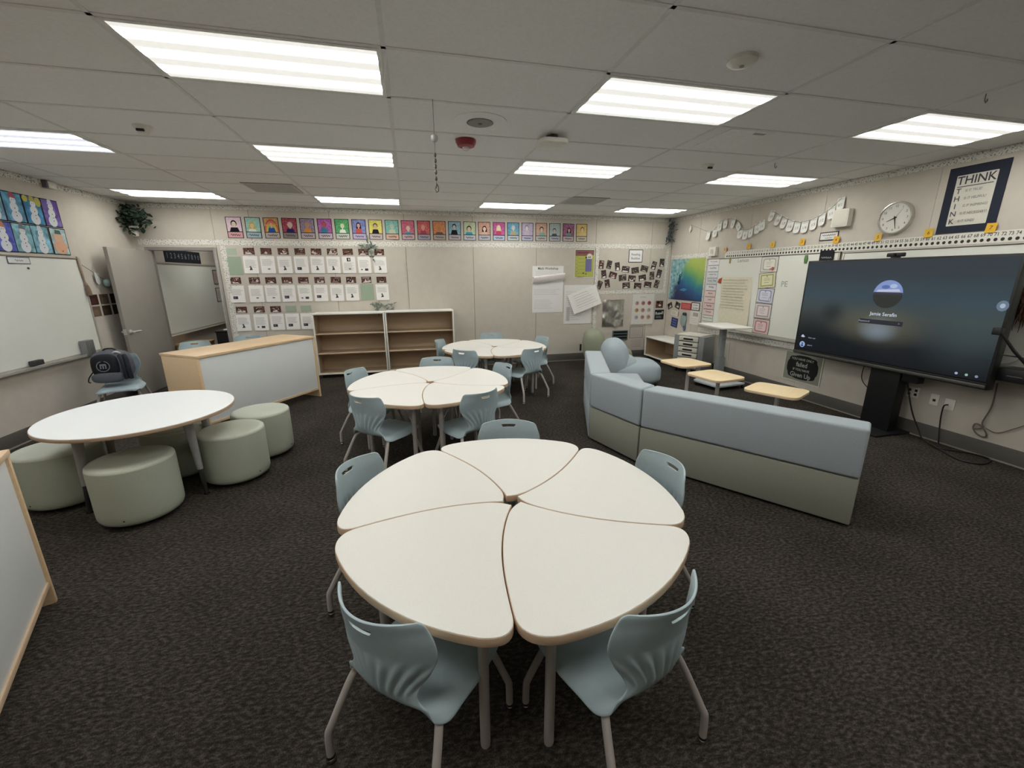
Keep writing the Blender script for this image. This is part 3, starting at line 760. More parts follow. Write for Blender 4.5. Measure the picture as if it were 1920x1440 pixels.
# ================================================================== SOFT FLOOR CHAIRS
def bean(x, y, ang, m, label, s=1):
    r = tag(empty('lounge_floor_chair', (x, y, 0), rad(ang)), label, 'floor chair', 'soft floor chairs')
    MB().blob(.06*s, 0, .195*s, .43*s, .38*s, .195*s, .6, 44, .018, seed=int(x*10)).blob(-.10*s, 0, .25*s, .24*s, .35*s, .22*s, .8, 36, .015, seed=5).build('seat', m, r, smooth=70)
    M = Matrix.Translation((-.22*s, 0, .37*s)) @ Matrix.Rotation(rad(-10), 4, 'Y')
    MB().blob(0, 0, 0, .22*s, .36*s, .36*s, .8, 44, .02, M=M, seed=int(y*10)).build('backrest', m, r, smooth=70)
    MB().tube([tuple(M @ Vector((.02*s+.0*a, .33*s*math.cos(a), .345*s*math.sin(a)))) for a in [PI*k/20 for k in range(21)]], .006, 6).build('piping', m, r, smooth=60)
    MB().box(-.50*s, -.05, .30*s, -.47*s, .05, .42*s).build('carry_handle', DARKSTEEL, r, bevel=.004)
    return r
bean(3.37, 5.97, -18, BEAN_BLUE, 'pale blue beanbag style floor chair behind the sofa')
bean(3.55, 7.15, -28, BEAN_GREEN, 'moss green floor chair by the back wall, behind the pale blue one')
# ================================================================== BACK WALL PICTURES
def snapshot(s, rg, grey=False):
    '''a small colour snapshot: table, heads, dark hair and bright patches'''
    w, h = s.w/2-.008, s.h/2-.008
    sk = ['#b79c8c', '#8f7a70', '#c5b3a6'] if grey else ['#c9a08c', '#b5826c', '#d8b9a4']
    y = rg.uniform(-.6, -.2)*h; s.poly([(-w*rg.uniform(.5, 1), -h), (w*rg.uniform(.5, 1), -h), (w*rg.uniform(.1, .9), y), (-w*rg.uniform(.1, .8), y*rg.uniform(.7, 1.2))], rg.choice(['#ddd2c8', '#c5b5a8', '#8f7a6c', '#e2dcd6']))
    for k in range(rg.randint(2, 4)):
        x, y = rg.uniform(-.7, .7)*w, rg.uniform(-.2, .5)*h; q = rg.uniform(.008, .015)
        s.ell(x, y-q*1.8, q*1.7, q*1.3, rg.choice(['#2b2526', '#5a3034', '#36363f', '#7d7472', '#c9c3be']), 10); s.ell(x, y+q*.25, q*1.1, q*1.15, rg.choice(['#1a1616', '#2a1c18', '#3f2c22']), 10); s.ell(x+rg.uniform(-.3, .3)*q, y-q*.2, q*.75, q*.85, rg.choice(sk), 10)
    s.rect(w*rg.uniform(-.9, .4), h*.6, w*rg.uniform(.45, .95), h*.9, rg.choice(['#8d817b', '#4a3a38', '#b5aaa2', '#6a3a3c']))
# 23 self portrait posters: background, name strip, hair, skin, top
PORT = [('#d9b9c6', '#c98f92', '#1d1a1d', '#d9c2b4', '#17151a', 'pale pink, black hair'), ('#8fbfae', '#8fa7b0', '#c9a45a', '#d8c391', '#cfd8d2', 'mint, long blonde hair'), ('#b98f4e', '#a89a96', '#c9756a', '#d8b48f', '#2d55a8', 'rainbow arch with blue top'),
        ('#9a2c3f', '#77706a', '#cdb7b0', '#d8bfae', '#2c2b66', 'crimson, dark blue top'), ('#86748f', '#a79a9d', '#b08b7a', '#b99079', '#cf8a3a', 'mauve, orange top'), ('#a54a9c', '#b9a9b5', '#b0485e', '#a9635e', '#2f7f98', 'magenta, teal top'),
        ('#3f9a55', '#b5bcae', '#cfd6ae', '#dbe3c6', '#e3e8dc', 'green, white top'), ('#6d78b5', '#a89dc0', '#2b2536', '#c9a9a2', '#c1584f', 'blue violet with white streaks'), ('#d8cc55', '#b7a7a3', '#5a4636', '#cdb49c', '#262226', 'yellow, black top'),
        ('#6fb3a5', '#c7a286', '#9db8b0', '#b5bfae', '#b9c2a4', 'aqua and green'), ('#c4556f', '#b79aa2', '#d9c8a0', '#dfc6b5', '#3f9bb0', 'rose, blonde hair and teal top'), ('#c4504f', '#94909c', '#d98f7e', '#dba090', '#a8485c', 'red, swirled hair'),
        ('#cc7848', '#a19489', '#c98f5c', '#c08458', '#6e5a52', 'orange, small figure'), ('#7aa7b8', '#b0a1a8', '#2a2124', '#c7b6ac', '#1e1c22', 'sky blue, dark hair and top'), ('#b9c7a0', '#b9bcc4', '#3d352f', '#d5c0a8', '#3f9bb5', 'pale green, blue top'),
        ('#cf9a83', '#aeb0b8', '#4a2622', '#e2d2c4', '#d6b8a4', 'peach with brown bob hair'), ('#c34a93', '#a5b2cf', '#e2d3a6', '#ead9c2', '#c34a6b', 'hot pink, pale blonde hair'), ('#4f93b5', '#aab6bd', '#aab0aa', '#c7cbc2', '#a8a184', 'blue, grey hair'),
        ('#b3a3c4', '#a9a8c0', '#8c7f83', '#ded4d6', '#c2b2c0', 'lavender'), ('#c89a80', '#b3b1ac', '#4a3a38', '#d8c3ae', '#7fb0a8', 'half peach half aqua'), ('#9fb3b0', '#a3a9b0', '#555a5e', '#c9b9b8', '#4c4f52', 'grey green, grey hair'),
        ('#8f4f74', '#b5a6a6', '#34282f', '#c2a59c', '#6f8f96', 'plum, long dark hair'), ('#d6b565', '#bcb39c', '#8a6a4c', '#e0c9a4', '#d9bf8a', 'golden yellow, small face')]
for i, (bg, strip, hair, skin, top, desc) in enumerate(PORT):
    rg = random.Random(i)
    s = Sheet(.228, .322, '#2d2731', .003)
    o = s.done('portrait_poster', wall('back', -2.686+.2708*i, 2.470+.0012*i, .002, rg.uniform(-.8, .8)))
    tag(o, 'portrait poster on %s, %s from the door' % (desc, ORD[i]), 'poster', 'self portrait posters')
    p = Sheet(.206, .212, ramp_mat('crayon_%d' % i, 55, [(.3, tuple_hex(bg, .86)), (.5, soften(bg, .12)), (.72, soften(bg, .42))], detail=4), .0006)
    if i == 2:
        for k, c in enumerate(['#c05a56', '#d39a4e', '#cfc45a', '#5aa06a', '#4f7fb8']): p.ell(0, -.10, .105-.017*k, .19-.03*k, c, 20, 0, PI)
    for k in range(5): p.ell(rg.uniform(-.08, .08), rg.uniform(-.08, .09), rg.uniform(.008, .022), rg.uniform(.006, .018), soften(bg, rg.uniform(.05, .3)), 9)
    cx, hy, sc = rg.uniform(-.012, .012), rg.uniform(-.02, .03), rg.uniform(.8, 1.1)
    p.ell(cx, hy+.006, .040*sc, .046*sc, hair, 18)
    if i in (1, 7, 15, 16, 21): p.poly([(cx-.045*sc, hy), (cx+.045*sc, hy), (cx+.05*sc, hy-.07*sc), (cx-.05*sc, hy-.07*sc)], hair)
    p.rect(cx-.010, hy-.065, cx+.010, hy-.02, skin)
    p.poly([(cx-.065*sc, -.106), (cx+.065*sc, -.106), (cx+.045*sc, hy-.055), (cx-.045*sc, hy-.055)], top)
    p.ell(cx, hy-.006, .029*sc, .036*sc, skin, 18)
    for e in (-1, 1): p.ell(cx+e*.011*sc, hy, .0035, .0025, '#2b2622', 8)
    p.rect(cx-.008, hy-.022*sc, cx+.008, hy-.0195*sc, '#8a4a46')
    q = p.build('portrait', p.mats, o); q.location = (0, .046, .003)
    n = Sheet(.206, .082, soften(strip, .15), .0006)
    n.scribble(-.07, .07, 0, .034, '#4a424c', rg)
    q = n.build('name_strip', n.mats, o); q.location = (0, -.112, .003)

# typed pages with a small photo above each
cols_ = {1: [-2.533, -2.279, -2.021, -1.767, -1.514, -1.26, -1.009, -.754, -.493], 2: [-2.801, -2.518, -2.273, -2.023, -1.768, -1.512, -1.251, -1.0, -.747, -.492], 3: [-2.782, -2.515, -2.263, -2.022, -1.781]}
zp, zf = {1: 1.898, 2: 1.43, 3: .953}, {1: 2.11, 2: 1.644, 3: 1.167}
RW = {1: 'top row', 2: 'middle row', 3: 'bottom row'}
for rw in (1, 2, 3):
    for k, x in enumerate(cols_[rw]):
        rg = random.Random(rw*100+k)
        c = k+1 if rw == 1 else k
        if rw == 2 and k == 8:
            s = Sheet(.222, .285, '#9cac98', .002); o = s.done('green_card', wall('back', x, zp[rw]+.005, .002)); tag(o, 'blank sage green card near the right end of the middle row of pages', 'card', 'green cards')
        else:
            s = Sheet(.216, .280, '#eceae6', .0012, .014)
            y0 = rg.uniform(.07, .09); n = rg.randint(6, 9)
            if (rw, k) == (1, 6): s.rect(-.028, .055, .03, .115, '#2b2b2d'); s.ell(.006, .085, .012, .022, '#cfcfcd'); y0 = .03
            s.lines(-.082, .082, y0, y0-.013*n, n, '#9c9a98', .004, rg)
            kind = rg.randint(0, 3)
            if kind == 0: s.rect(-.07, -.085, .0, -.04, '#3a3a3e'); s.rect(-.06, -.07, -.03, -.055, '#77777a')
            elif kind == 1: s.poly([(-.03, -.09), (-.012, -.05), (-.02, -.03), (.005, -.045), (.02, -.085)], '#47484a'); s.ell(-.01, -.035, .014, .012, '#5c5c60')
            elif kind == 2: s.rect(.0, -.1, .055, -.062, '#4a4a4c'); s.ell(-.05, -.08, .016, .013, '#76767a')
            else: s.ell(.01, -.07, .022, .010, '#6b6b6e')
            o = s.done('typed_page', wall('back', x, zp[rw], .004, rg.uniform(-1, 1), -2.2))
            tag(o, 'white typed page with a small picture, %s, %s from the door' % (RW[rw], ORD[c]), 'paper', 'typed pages on the back wall')
            MB().tube([(0, .136, .001), (0, .136, .008), (0, .128, .010)], .0025, 6).build('clip', GREY_PLASTIC, o)
        if rw == 3 and k >= 3:
            s = Sheet(.17, .105, '#a3b09e', .0015); o = s.done('green_card', wall('back', x, zf[rw], .002)); tag(o, 'small green card above a page, bottom row, %s' % ('next to the bookcase' if k == 4 else 'second from the bookcase'), 'card', 'green cards')
        else:
            s = Sheet(.165, .105, PHOTO, .001)
            snapshot(s, rg)
            o = s.done('photo_print', wall('back', x, zf[rw], .002, rg.uniform(-1.5, 1.5))); tag(o, 'small colour photo above a typed page, %s, %s from the door' % (RW[rw], ORD[c]), 'photo', 'photos above the typed pages')
s = Sheet(.17, .10, '#aab8a5', .0015); tag(s.done('green_card', wall('back', -2.80, 2.10, .002)), 'small pale green card at the top left, next to the door border', 'card', 'green cards')
s = Sheet(.235, .285, '#9cac98', .002); tag(s.done('green_card', wall('back', -2.785, 1.88, .002)), 'large blank green card below the small one next to the door border', 'card', 'green cards')

# leaf sprigs and ivy
def leaves(name, M, mats, spots, size, rg, wide=.36):
    b = MB()
    for p in spots:
        L = size*rg.uniform(.7, 1.25); w = L*wide
        R = Matrix.Translation(p) @ Matrix.Rotation(rg.uniform(0, 2*PI), 4, 'Z') @ Matrix.Rotation(rg.uniform(-1.0, 1.0), 4, 'X') @ Matrix.Rotation(rg.uniform(-.9, .9), 4, 'Y')
        b.add([(0, 0, 0), (w, L*.35, .004), (w*.6, L*.75, .0), (0, L, -.006), (-w*.6, L*.75, 0), (-w, L*.35, .004), (0, L*.5, .007)], [(0, 1, 6), (1, 2, 6), (2, 3, 6), (3, 4, 6), (4, 5, 6), (5, 0, 6)], 0, R)
    o = b.build(name, mats, M=M)
    return o
rg = random.Random(5)
def cloud(n, rx, ry, rz):
    out = []
    while len(out) < n:
        p = Vector((rg.uniform(-1, 1), rg.uniform(-1, 1), rg.uniform(-1, 1)))
        if p.length < 1: out.append((p.x*rx, p.y*ry, p.z*rz))
    return out
r = tag(empty('ivy_basket', (-3.96, 7.70, 2.56)), 'dark green ivy bunch in the left back corner under the ceiling', 'plant')
o = leaves('foliage', None, LEAF, cloud(190, .20, .13, .19)+[(.17+.03*k, -.03, -.06-.02*k) for k in range(5)]+[(.02, -.05, -.17-.03*k) for k in range(4)], .085, rg); o.parent = r
MB().lathe([(.035, -.26), (.055, -.15), (.06, -.12)], 16).build('wall_vase', mat('pale_ceramic', '#bdb8ae', rough=.5), r, smooth=50)
def sprig(x, z, pts, label, side='back', u=None, off=.012, n=26, size=.075):
    r = tag(empty('eucalyptus_sprig', M=wall(side, x, z, off)), label, 'sprig', 'leaf sprigs on the walls')
    for st in pts: MB().tube(catmull([(a, b, 0.004) for a, b in st], 4), .003, 5).build('stem', EUCA, r, smooth=60)
    sp = []
    for st in pts:
        q = catmull([(a, b, .006) for a, b in st], 6)
        sp += [(p[0]+rg.uniform(-.012, .012), p[1]+rg.uniform(-.012, .012), rg.uniform(.004, .02)) for p in q[::2] for _ in range(2)]
    o = leaves('foliage', None, EUCA, sp, size, rg, .17); o.parent = r
sprig(-.66, 2.20, [[(-.02, .10), (0, 0), (.02, -.10), (.06, -.2)], [(0, .02), (-.07, .02), (-.1, .0)], [(0, 0), (.07, .02), (.11, -.02)]], 'grey green leaf sprig hanging over the floral border')
sprig(-.52, 1.17, [[(-.19, .06), (-.05, .03), (.06, .02), (.2, .05)], [(-.08, .03), (-.06, -.04), (-.07, -.09)], [(.02, .02), (.10, -.03), (.17, -.06)]], 'grey green leaf sprig lying above the bookcases')
r = tag(empty('hanging_plant', (5.18, 7.84, 2.55)), 'dark trailing foliage hanging in the right back corner', 'plant')
o = leaves('foliage', None, ramp_mat('blue_green_leaf', 30, [(0, '#39464a'), (.5, '#5a686b'), (.8, '#7c888a')]), [(rg.gauss(0, .035)-.06*max(0, -z/.2), rg.gauss(-.02, .025), z) for z in [rg.uniform(-.22, .2) for _ in range(60)]], .10, rg, .2); o.parent = r
MB().tube([(0, 0, .2), (-.01, -.01, 0), (-.05, -.01, -.21)], .006, 6).build('stem', CORD, r)

# flip chart pads
def fold_sheet(s_, name, M, parent=None, curl=None): return s_.build(name, s_.mats, parent=parent, M=M)
rg = random.Random(21)
s = Sheet(.63, .885, '#e4e3e1', .002)
s.rect(-.19, .355, .20, .43, '#dedcd6'); s.text(0, .395, 'Math Workshop', .062, '#5a5a5a')
s.lines(-.25, .27, .33, .23, 4, '#b7b4b0', .006, rg); s.lines(-.28, .28, .0, -.09, 4, '#bdbab7', .005, rg); s.lines(-.28, .1, -.2, -.36, 6, '#c3c0bd', .005, rg)
o = s.done('flip_chart', wall('back', 2.608, 1.438, .003)); tag(o, 'large white flip chart sheet titled math, taped left of the other chart', 'chart', 'flip chart sheets')
f = MB()
K = catmull([(.0, .0), (.012, .04), (.05, .055), (.07, .03), (.055, -.03), (.03, -.075)], 4)
n = len(K)
for i in range(n-1): f.add([(-.31, K[i][1]+.19, K[i][0]), (.33, K[i][1]+.255, K[i][0]), (.33, K[i+1][1]+.255, K[i+1][0]), (-.31, K[i+1][1]+.19, K[i+1][0])], [(0, 1, 2, 3)])
f.build('curled_page', mat('chart_page_back', '#e8e2df', rough=.85), o, smooth=60)
s = Sheet(.59, .765, '#e2e0de', .002)
s.lines(-.26, .1, .25, -.3, 14, '#c0bdba', .006, rg, .5); s.rect(-.24, -.32, -.17, -.05, '#bdb9b8')
o = s.done('flip_chart', wall('back', 3.245, 1.137, .004)); tag(o, 'white flip chart sheet with a folded page flopping to the right', 'chart', 'flip chart sheets')
q = Sheet(.62, .40, '#e8e6e3', .002); q.lines(-.24, .24, .13, -.15, 8, '#d0cdca', .006, rg, .4)
for k in range(6): q.scribble(-.2, .1+.03*k, .14-.05*k, .020, '#c2bfbc', rg)
q = q.build('flopped_page', q.mats, o); q.location = (.13, .10, .035); q.rotation_euler = (rad(-6), 0, rad(20))

s = Sheet(.42, .535, '#d9d7c4', .003); s.rect(-.195, -.252, .195, .252, '#5c5a3c'); s.rect(-.19, -.247, .19, .247, '#b4b560')
s.rect(-.19, .155, .19, .247, '#8a5f62'); s.scribble(-.16, .08, .2, .034, '#6a3440', random.Random(3)); s.rect(-.19, .140, .10, .155, '#877547')
s.ell(.10, .12, .062, .065, '#d6d6c6'); s.ell(.085, .115, .012, .016, '#5a5a50'); s.ell(.118, .118, .012, .014, '#5a5a50'); s.ell(.03, .11, .02, .022, '#4f5a34')
s.poly(rrect(.02, -.155, .15, .085, .012), '#74709a')
for k in range(6): s.rect(-.165, .112-.068*k, -.158, .132-.068*k, '#4b4b38'); s.rect(-.145, .085-.068*k, .0, .091-.068*k, '#8f9150')
s.ell(-.02, -.185, .018, .016, '#6f6a30'); s.poly([(.02, -.21), (.05, -.21), (.035, -.175)], '#55582a')
tag(s.done('classroom_poster', wall('back', 3.355, 1.93, .003)), 'yellow poster with maroon heading and purple box on the back wall', 'poster')
s = Sheet(.31, .245, '#3c363c', .004); s.rect(-.143, -.111, .143, .111, '#e3e2e2'); s.text(0, .03, 'Reading', .062, '#77777a'); s.text(0, -.045, 'Buddies', .062, '#77777a')
tag(s.done('framed_sign', wall('back', 4.455, 2.075, .003)), 'white Reading Buddies sign in a dark frame on the back wall', 'sign')
RB = [(3.717, 1.907, 1, -5), (3.885, 1.907, 1, -12), (4.067, 1.871, 1, 8), (4.251, 1.817, 0, -5), (4.466, 1.796, 0, 8), (4.671, 1.828, 0, -12), (4.883, 1.892, 1, -15), (5.062, 1.946, 1, -1), (3.779, 1.722, 1, 8), (3.979, 1.704, 0, -15), (4.195, 1.653, 0, 6), (4.405, 1.637, 0, -5), (4.64, 1.648, 0, 10), (4.856, 1.689, 1, 3), (5.016, 1.731, 1, -12), (3.694, 1.515, 1, -22), (3.864, 1.54, 1, 10), (4.286, 1.498, 0, 4), (4.546, 1.49, 0, -3), (4.774, 1.51, 0, -7), (4.98, 1.522, 1, -15)]
rn = ['upper arc', 'middle arc', 'lower arc']; cnt = [0, 0, 0]
for i, (x, z, p, a) in enumerate(RB):
    rg = random.Random(300+i); j = 0 if i < 8 else 1 if i < 15 else 2; cnt[j] += 1
    w, h = (.105, .16) if p else (.165, .12)
    s = Sheet(w, h, '#2b2422', .0012); s.rect(-w/2+.006, -h/2+.006, w/2-.006, h/2-.006, PHOTO if i in (0, 9) else PHOTO_GREY)
    snapshot(s, rg, i not in (0, 9))
    tag(s.done('photo_print', wall('back', x, z, .003, a)), 'small tilted %s photo below the Reading Buddies sign, %s, %s from the left' % ('upright' if p else 'wide', rn[j], ORD[cnt[j]-1]), 'photo', 'reading buddies photos')

# foil sheet
N = 14; b = MB(); vs = []; fs = []
for i in range(N+1):
    for j in range(N+1):
        u, w = i/N-.5, j/N-.5
        d = .012+.012*math.sin(9*u+5*w)*math.cos(6*w-3*u)+.008*math.sin(17*u-11*w)
        vs.append((u*.47*(1-.03*w), w*.55, max(.003, d)))
for i in range(N):
    for j in range(N): fs.append([i*(N+1)+j, (i+1)*(N+1)+j, (i+1)*(N+1)+j+1, i*(N+1)+j+1])
o = b.add(vs, fs).build('foil_sheet', FOIL, smooth=80, M=wall('back', 4.03, .945, .002)); tag(o, 'crinkled silver foil sheet pinned to the back wall', 'foil')
s = Sheet(.50, .62, '#d6d3cd', .025); s.lines(-.08, .08, .26, .245, 2, '#a9a6a2', .006)
CC = ['#b98f8a', '#a5706c', '#a35a5e', '#b98a5c', '#a9857e', '#b8aaa2', '#a9a8b5', '#b08478', '#b58e78']
for k in range(9): s.ell(-.14+.14*(k % 3), .13-.145*(k//3), .042, .042, CC[k], 22); s.ell(-.13+.14*(k % 3), .135-.145*(k//3), .018, .016, tuple_hex(CC[k], .8), 12)
tag(s.done('canvas_print', wall('back', 4.69, 1.01, .002)), 'white canvas with nine small coloured circles on the back wall', 'picture')
s = Sheet(.17, .15, PHOTO, .0015); s.ell(.01, -.02, .03, .02, '#d8cfc6'); s.ell(-.03, .04, .03, .02, '#1c1718')
tag(s.done('photo_print', wall('back', 5.085, 1.105, .003, -1)), 'dark group photo right of the canvas with circles', 'photo')
s = Sheet(.215, .205, '#1f2226', .003); s.text(0, .03, 'Read!', .085, '#d6d8d8', 1, .08); s.lines(-.08, .07, -.03, -.065, 3, '#8f9396', .006)
tag(s.done('chalk_sign', wall('back', 5.10, .89, .003)), 'small black Read sign in white chalk lettering near the corner', 'sign')
s = Sheet(.345, .20, '#5c6a66', .02)
for k in range(3): s.rect(-.155, .045-.06*k, .155, .085-.06*k, '#171c1c')
tag(s.done('wall_grille', wall('back', 4.213, .484, .002)), 'dark slatted grey green panel low on the back wall', 'panel')
for (z, h, lb, c) in ((.535, .25, 'upper of two below the canvas, in a grey frame', '#9a9088'), (.30, .22, 'lower of two below the canvas, unframed', '#c0bab2')):
    s = Sheet(.315, h, c, .004); s.rect(-.14, -h/2+.016, .14, h/2-.016, '#c2bbb2'); rg = random.Random(int(z*100))
    for k in range(7): s.scribble(-.12, .12, h/2-.04-k*(h-.07)/6.5, .016, '#8d8580', rg, 18)
    tag(s.done('number_chart', wall('back', 4.59, z, .002)), 'small chart of faint grey handwriting, %s' % lb, 'chart', 'small charts under the canvas')

# ================================================================== RIGHT WALL
def whiteboard(side, u0, u1, z0, z1, label, off=.006, tray=True):
    w = abs(u1-u0); h = z1-z0
    r = tag(empty('whiteboard', M=wall(side, (u0+u1)/2, (z0+z1)/2, .002)), label, 'whiteboard', 'wall whiteboards')
    MB().box(-w/2+.02, -h/2+.02, 0, w/2-.02, h/2-.02, .012).build('writing_surface', BOARD, r)
    b = MB()
    for q in ((-w/2, -h/2, w/2, -h/2+.024), (-w/2, h/2-.024, w/2, h/2), (-w/2, -h/2+.024, -w/2+.024, h/2-.024), (w/2-.024, -h/2+.024, w/2, h/2-.024)): b.box(q[0], q[1], 0, q[2], q[3], .02)
    b.build('frame', ALU, r, bevel=.003)
    if tray: MB().box(-w/2, -h/2-.018, 0, w/2, -h/2+.002, .075).box(-w/2, -h/2, .070, w/2, -h/2+.014, .077).build('marker_tray', mat('tray_aluminium', '#c9c7c0', rough=.35, metal=.5), r, bevel=.003)
    return r
whiteboard('right', 6.755, 4.30, .79, 1.995, 'wide wall whiteboard with certificates, partly behind the big screen')
whiteboard('right', 4.27, 1.83, .79, 1.98, 'second wall whiteboard almost hidden behind the big screen')
# schedule cards
CARDS = [('Fri. St. Lesson', '#e6e4e4'), ('Lunch/Rec.', '#dfe1e2'), ('Calendar Time', '#d5dadb'), ('Comm. Time', '#c9d0d2'), ('Writing', '#dcd8da'), ('Recess', '#dcc3bf'), ('Lunch', '#dcc5c2'), ('Reading', '#dbbcb9'), ('Dismissal', '#dcc6c3'), ('Pack Up & Cleanup', '#d2d6cd')]
ct = ['pale', 'pale', 'pale', 'grey', 'white with a pink lower edge', 'pink', 'pink', 'pink', 'pale pink', 'pale green']
for k, (t, c) in enumerate(CARDS):
    s = Sheet(.272, .106, '#6f696a', .0015); s.rect(-.132, -.0465, .133, .050, c); s.text(0, .012, t, .034 if len(t) > 10 else .044, '#55504f', .9); s.lines(-.06, .06, -.025, -.026, 1, '#b5b0b0', .003)
    tag(s.done('schedule_card', wall('right', 6.572, 1.917-.1095*k, .016)), '%s schedule card, %s from the top of the whiteboard column' % (ct[k], ORD[k]), 'card', 'schedule cards on the whiteboard')
# chart paper
N = 10; b = MB(); vs = []; fs = []
for i in range(N+1):
    for j in range(N+1):
        u, w = i/N-.5, j/N-.5
        vs.append((u*.68-.03*(w-.5), w*.76, .018+.045*max(0, -w-.05)*(.5+u)+.004*math.sin(9*w+4*u)))
for i in range(N):
    for j in range(N): fs.append([i*(N+1)+j, (i+1)*(N+1)+j, (i+1)*(N+1)+j+1, i*(N+1)+j+1])
o = b.add(vs, fs).build('chart_paper', mat('cream_chart_paper', '#ddd6c0', rough=.85), smooth=80, M=wall('right', 5.985, 1.285, .002)); tag(o, 'cream chart paper with faint handwriting on the whiteboard', 'chart')
q = Sheet(.001, .001, '#d8d0b8', .0002); rg = random.Random(77)
for k in range(11):
    q = Sheet(.001, .001, '#d8d0b8', .0002); q.scribble(-.29, .20+.08*rg.random(), .33-.046*k, .020, '#aeaa98' if k % 3 else '#949a90', rg, 40)
    q = q.build('handwriting', q.mats, o); q.location = (0, 0, .030)
# certificates
CE = [('#ddd9cf', '#b5b3ae', 0, 'cream with red seal'), ('#d3d1b0', '#a5a468', 5, 'yellow green bordered and tilted'), ('#c9cad6', '#8f93ad', -2, 'pale violet with round seal'), ('#d3cac8', '#a8989c', 0, 'grey pink bordered'), ('#d9c0bd', '#a8787c', -1, 'pink bordered, lowest')]
for k, (c, e, a, d) in enumerate(CE):
    s = Sheet(.312, .227, '#4b4648', .002); s.rect(-.1495, -.107, .1495, .107, c)
    s.poly(rrect(-.115, -.085, .115, .085, .04 if k in (0, 2, 4) else .005), e); s.poly(rrect(-.098, -.068, .098, .07, .03 if k in (0, 2, 4) else .004), tuple_hex(c, 1.06))
    s.lines(-.06, .06, .035, .0, 3, e, .005); s.lines(-.05, .05, -.03, -.031, 1, '#77757a', .005); s.ell(0, .06, .012, .012, e)
    if k == 0: s.ell(.075, -.065, .03, .028, '#b56a68'); s.ell(.035, -.07, .022, .016, '#c58a86')
    if k == 2: s.ell(.10, -.05, .022, .036, '#777d9a'); s.ell(.10, -.05, .015, .028, '#d2d3de')
    tag(s.done('certificate', wall('right', 5.362-.002*k, [1.85, 1.617, 1.392, 1.16, .925][k], .016+.003*(k % 2), a)), '%s certificate on the whiteboard, %s from the top' % (d, ORD[k]), 'certificate', 'certificates on the whiteboard')
# pen writing on the board, magnets
def penmark(name, u, z, txt, size, label):
    q = Sheet(.0005, .0005, '#9a9c94', .0002); q.text(0, 0, txt, size, '#a6a9a1'); tag(q.build(name, q.mats, M=wall('right', u, z, .0145)), label, 'writing', 'marker writing on the whiteboard')
penmark('marker_writing', 5.05, 1.566, 'PE', .11, 'faint PE written in marker right of the certificates')
penmark('marker_writing', 5.895, 1.925, 'Lemon', .085, 'faint marker word at the top of the whiteboard')
def magnet(u, z, col, label, poly=None):
    s = MB().prism(poly or circ(.022, 14), 0, .012); tag(s.build('magnet', pm(col), M=wall('right', u, z, .0145), bevel=.002), label, 'magnet', 'magnets on the whiteboard')
magnet(6.361, 1.606, '#b5553f', 'red leaf shaped magnet at the corner of the chart paper', [(-.05, -.03), (-.02, -.045), (.03, -.05), (.045, .0), (.05, .05), (.0, .035), (-.03, .02)])
magnet(6.18, 1.94, '#b09a6a', 'tan clothespin magnet at the top of the whiteboard', [(-.012, -.05), (.012, -.05), (.012, .04), (-.012, .04)])
magnet(4.76, 1.905, '#5f7f4f', 'green clip magnet just above the corner of the screen', [(-.02, -.06), (.015, -.06), (.025, .0), (.015, .05), (-.02, .05), (-.03, 0)])
s = Sheet(.19, .30, '#24262b', .004); s.scribble(-.07, .07, .06, .03, '#9a9ca0', random.Random(7)); s.scribble(-.05, .05, .015, .026, '#8d8f94', random.Random(8)); s.lines(-.06, .06, -.03, -.06, 3, '#6a6c70', .006)
tag(s.done('dark_poster', wall('right', 4.47, 1.85, .024)), 'small black sign on the whiteboard, half hidden by the screen', 'sign')
# number line
NL0, NL1 = 6.31, 2.02
s = Sheet(NL0-NL1, .105, '#dedcd2', .0012); zt = s.up(); c = (NL0+NL1)/2
for k in range(1, 87):
    y = 3.39-.0486*(k-60); x = c-y
    if abs(x) > (NL0-NL1)/2-.02: continue
    v, f = text_mesh(str(k), .043, .02)
    s.add([(x+a*.86, .022+b_, zt) for a, b_, _ in v], f, s.mi('#5b5852'))
    s.flat([(x+.0145*math.cos(t), -.024+.0155*math.sin(t)) for t in [2*PI*q/12 for q in range(12)]], zt, s.mi('#3b3835'))
tag(s.done('number_line', wall('right', c, 2.028, .024)), 'long white number line with dots above the whiteboards', 'number line')
NT = [(6.325, 2.112, '#d8b48f'), (5.804, 2.135, '#d3a64e'), (5.351, 2.128, '#d9b148'), (4.859, 2.129, '#d6a63c'), (4.379, 2.119, '#dba93f'), (3.883, 2.109, '#dcb355'), (3.394, 2.110, '#d9b03c'), (2.908, 2.110, '#dbae40')]
for k, (y, z, c) in enumerate(NT):
    s = Sheet(.075, .085, c, .001); s.text(0, 0, ('0', '1', '2', '3', '4', '5', '6', '7')[k], .05, '#7a5a1e')
    tag(s.done('sticky_note', wall('right', y, z, .028, random.Random(k).uniform(-4, 4), -6)), 'yellow sticky note on the number line, %s from the corner' % ORD[k], 'note', 'sticky notes on the number line')
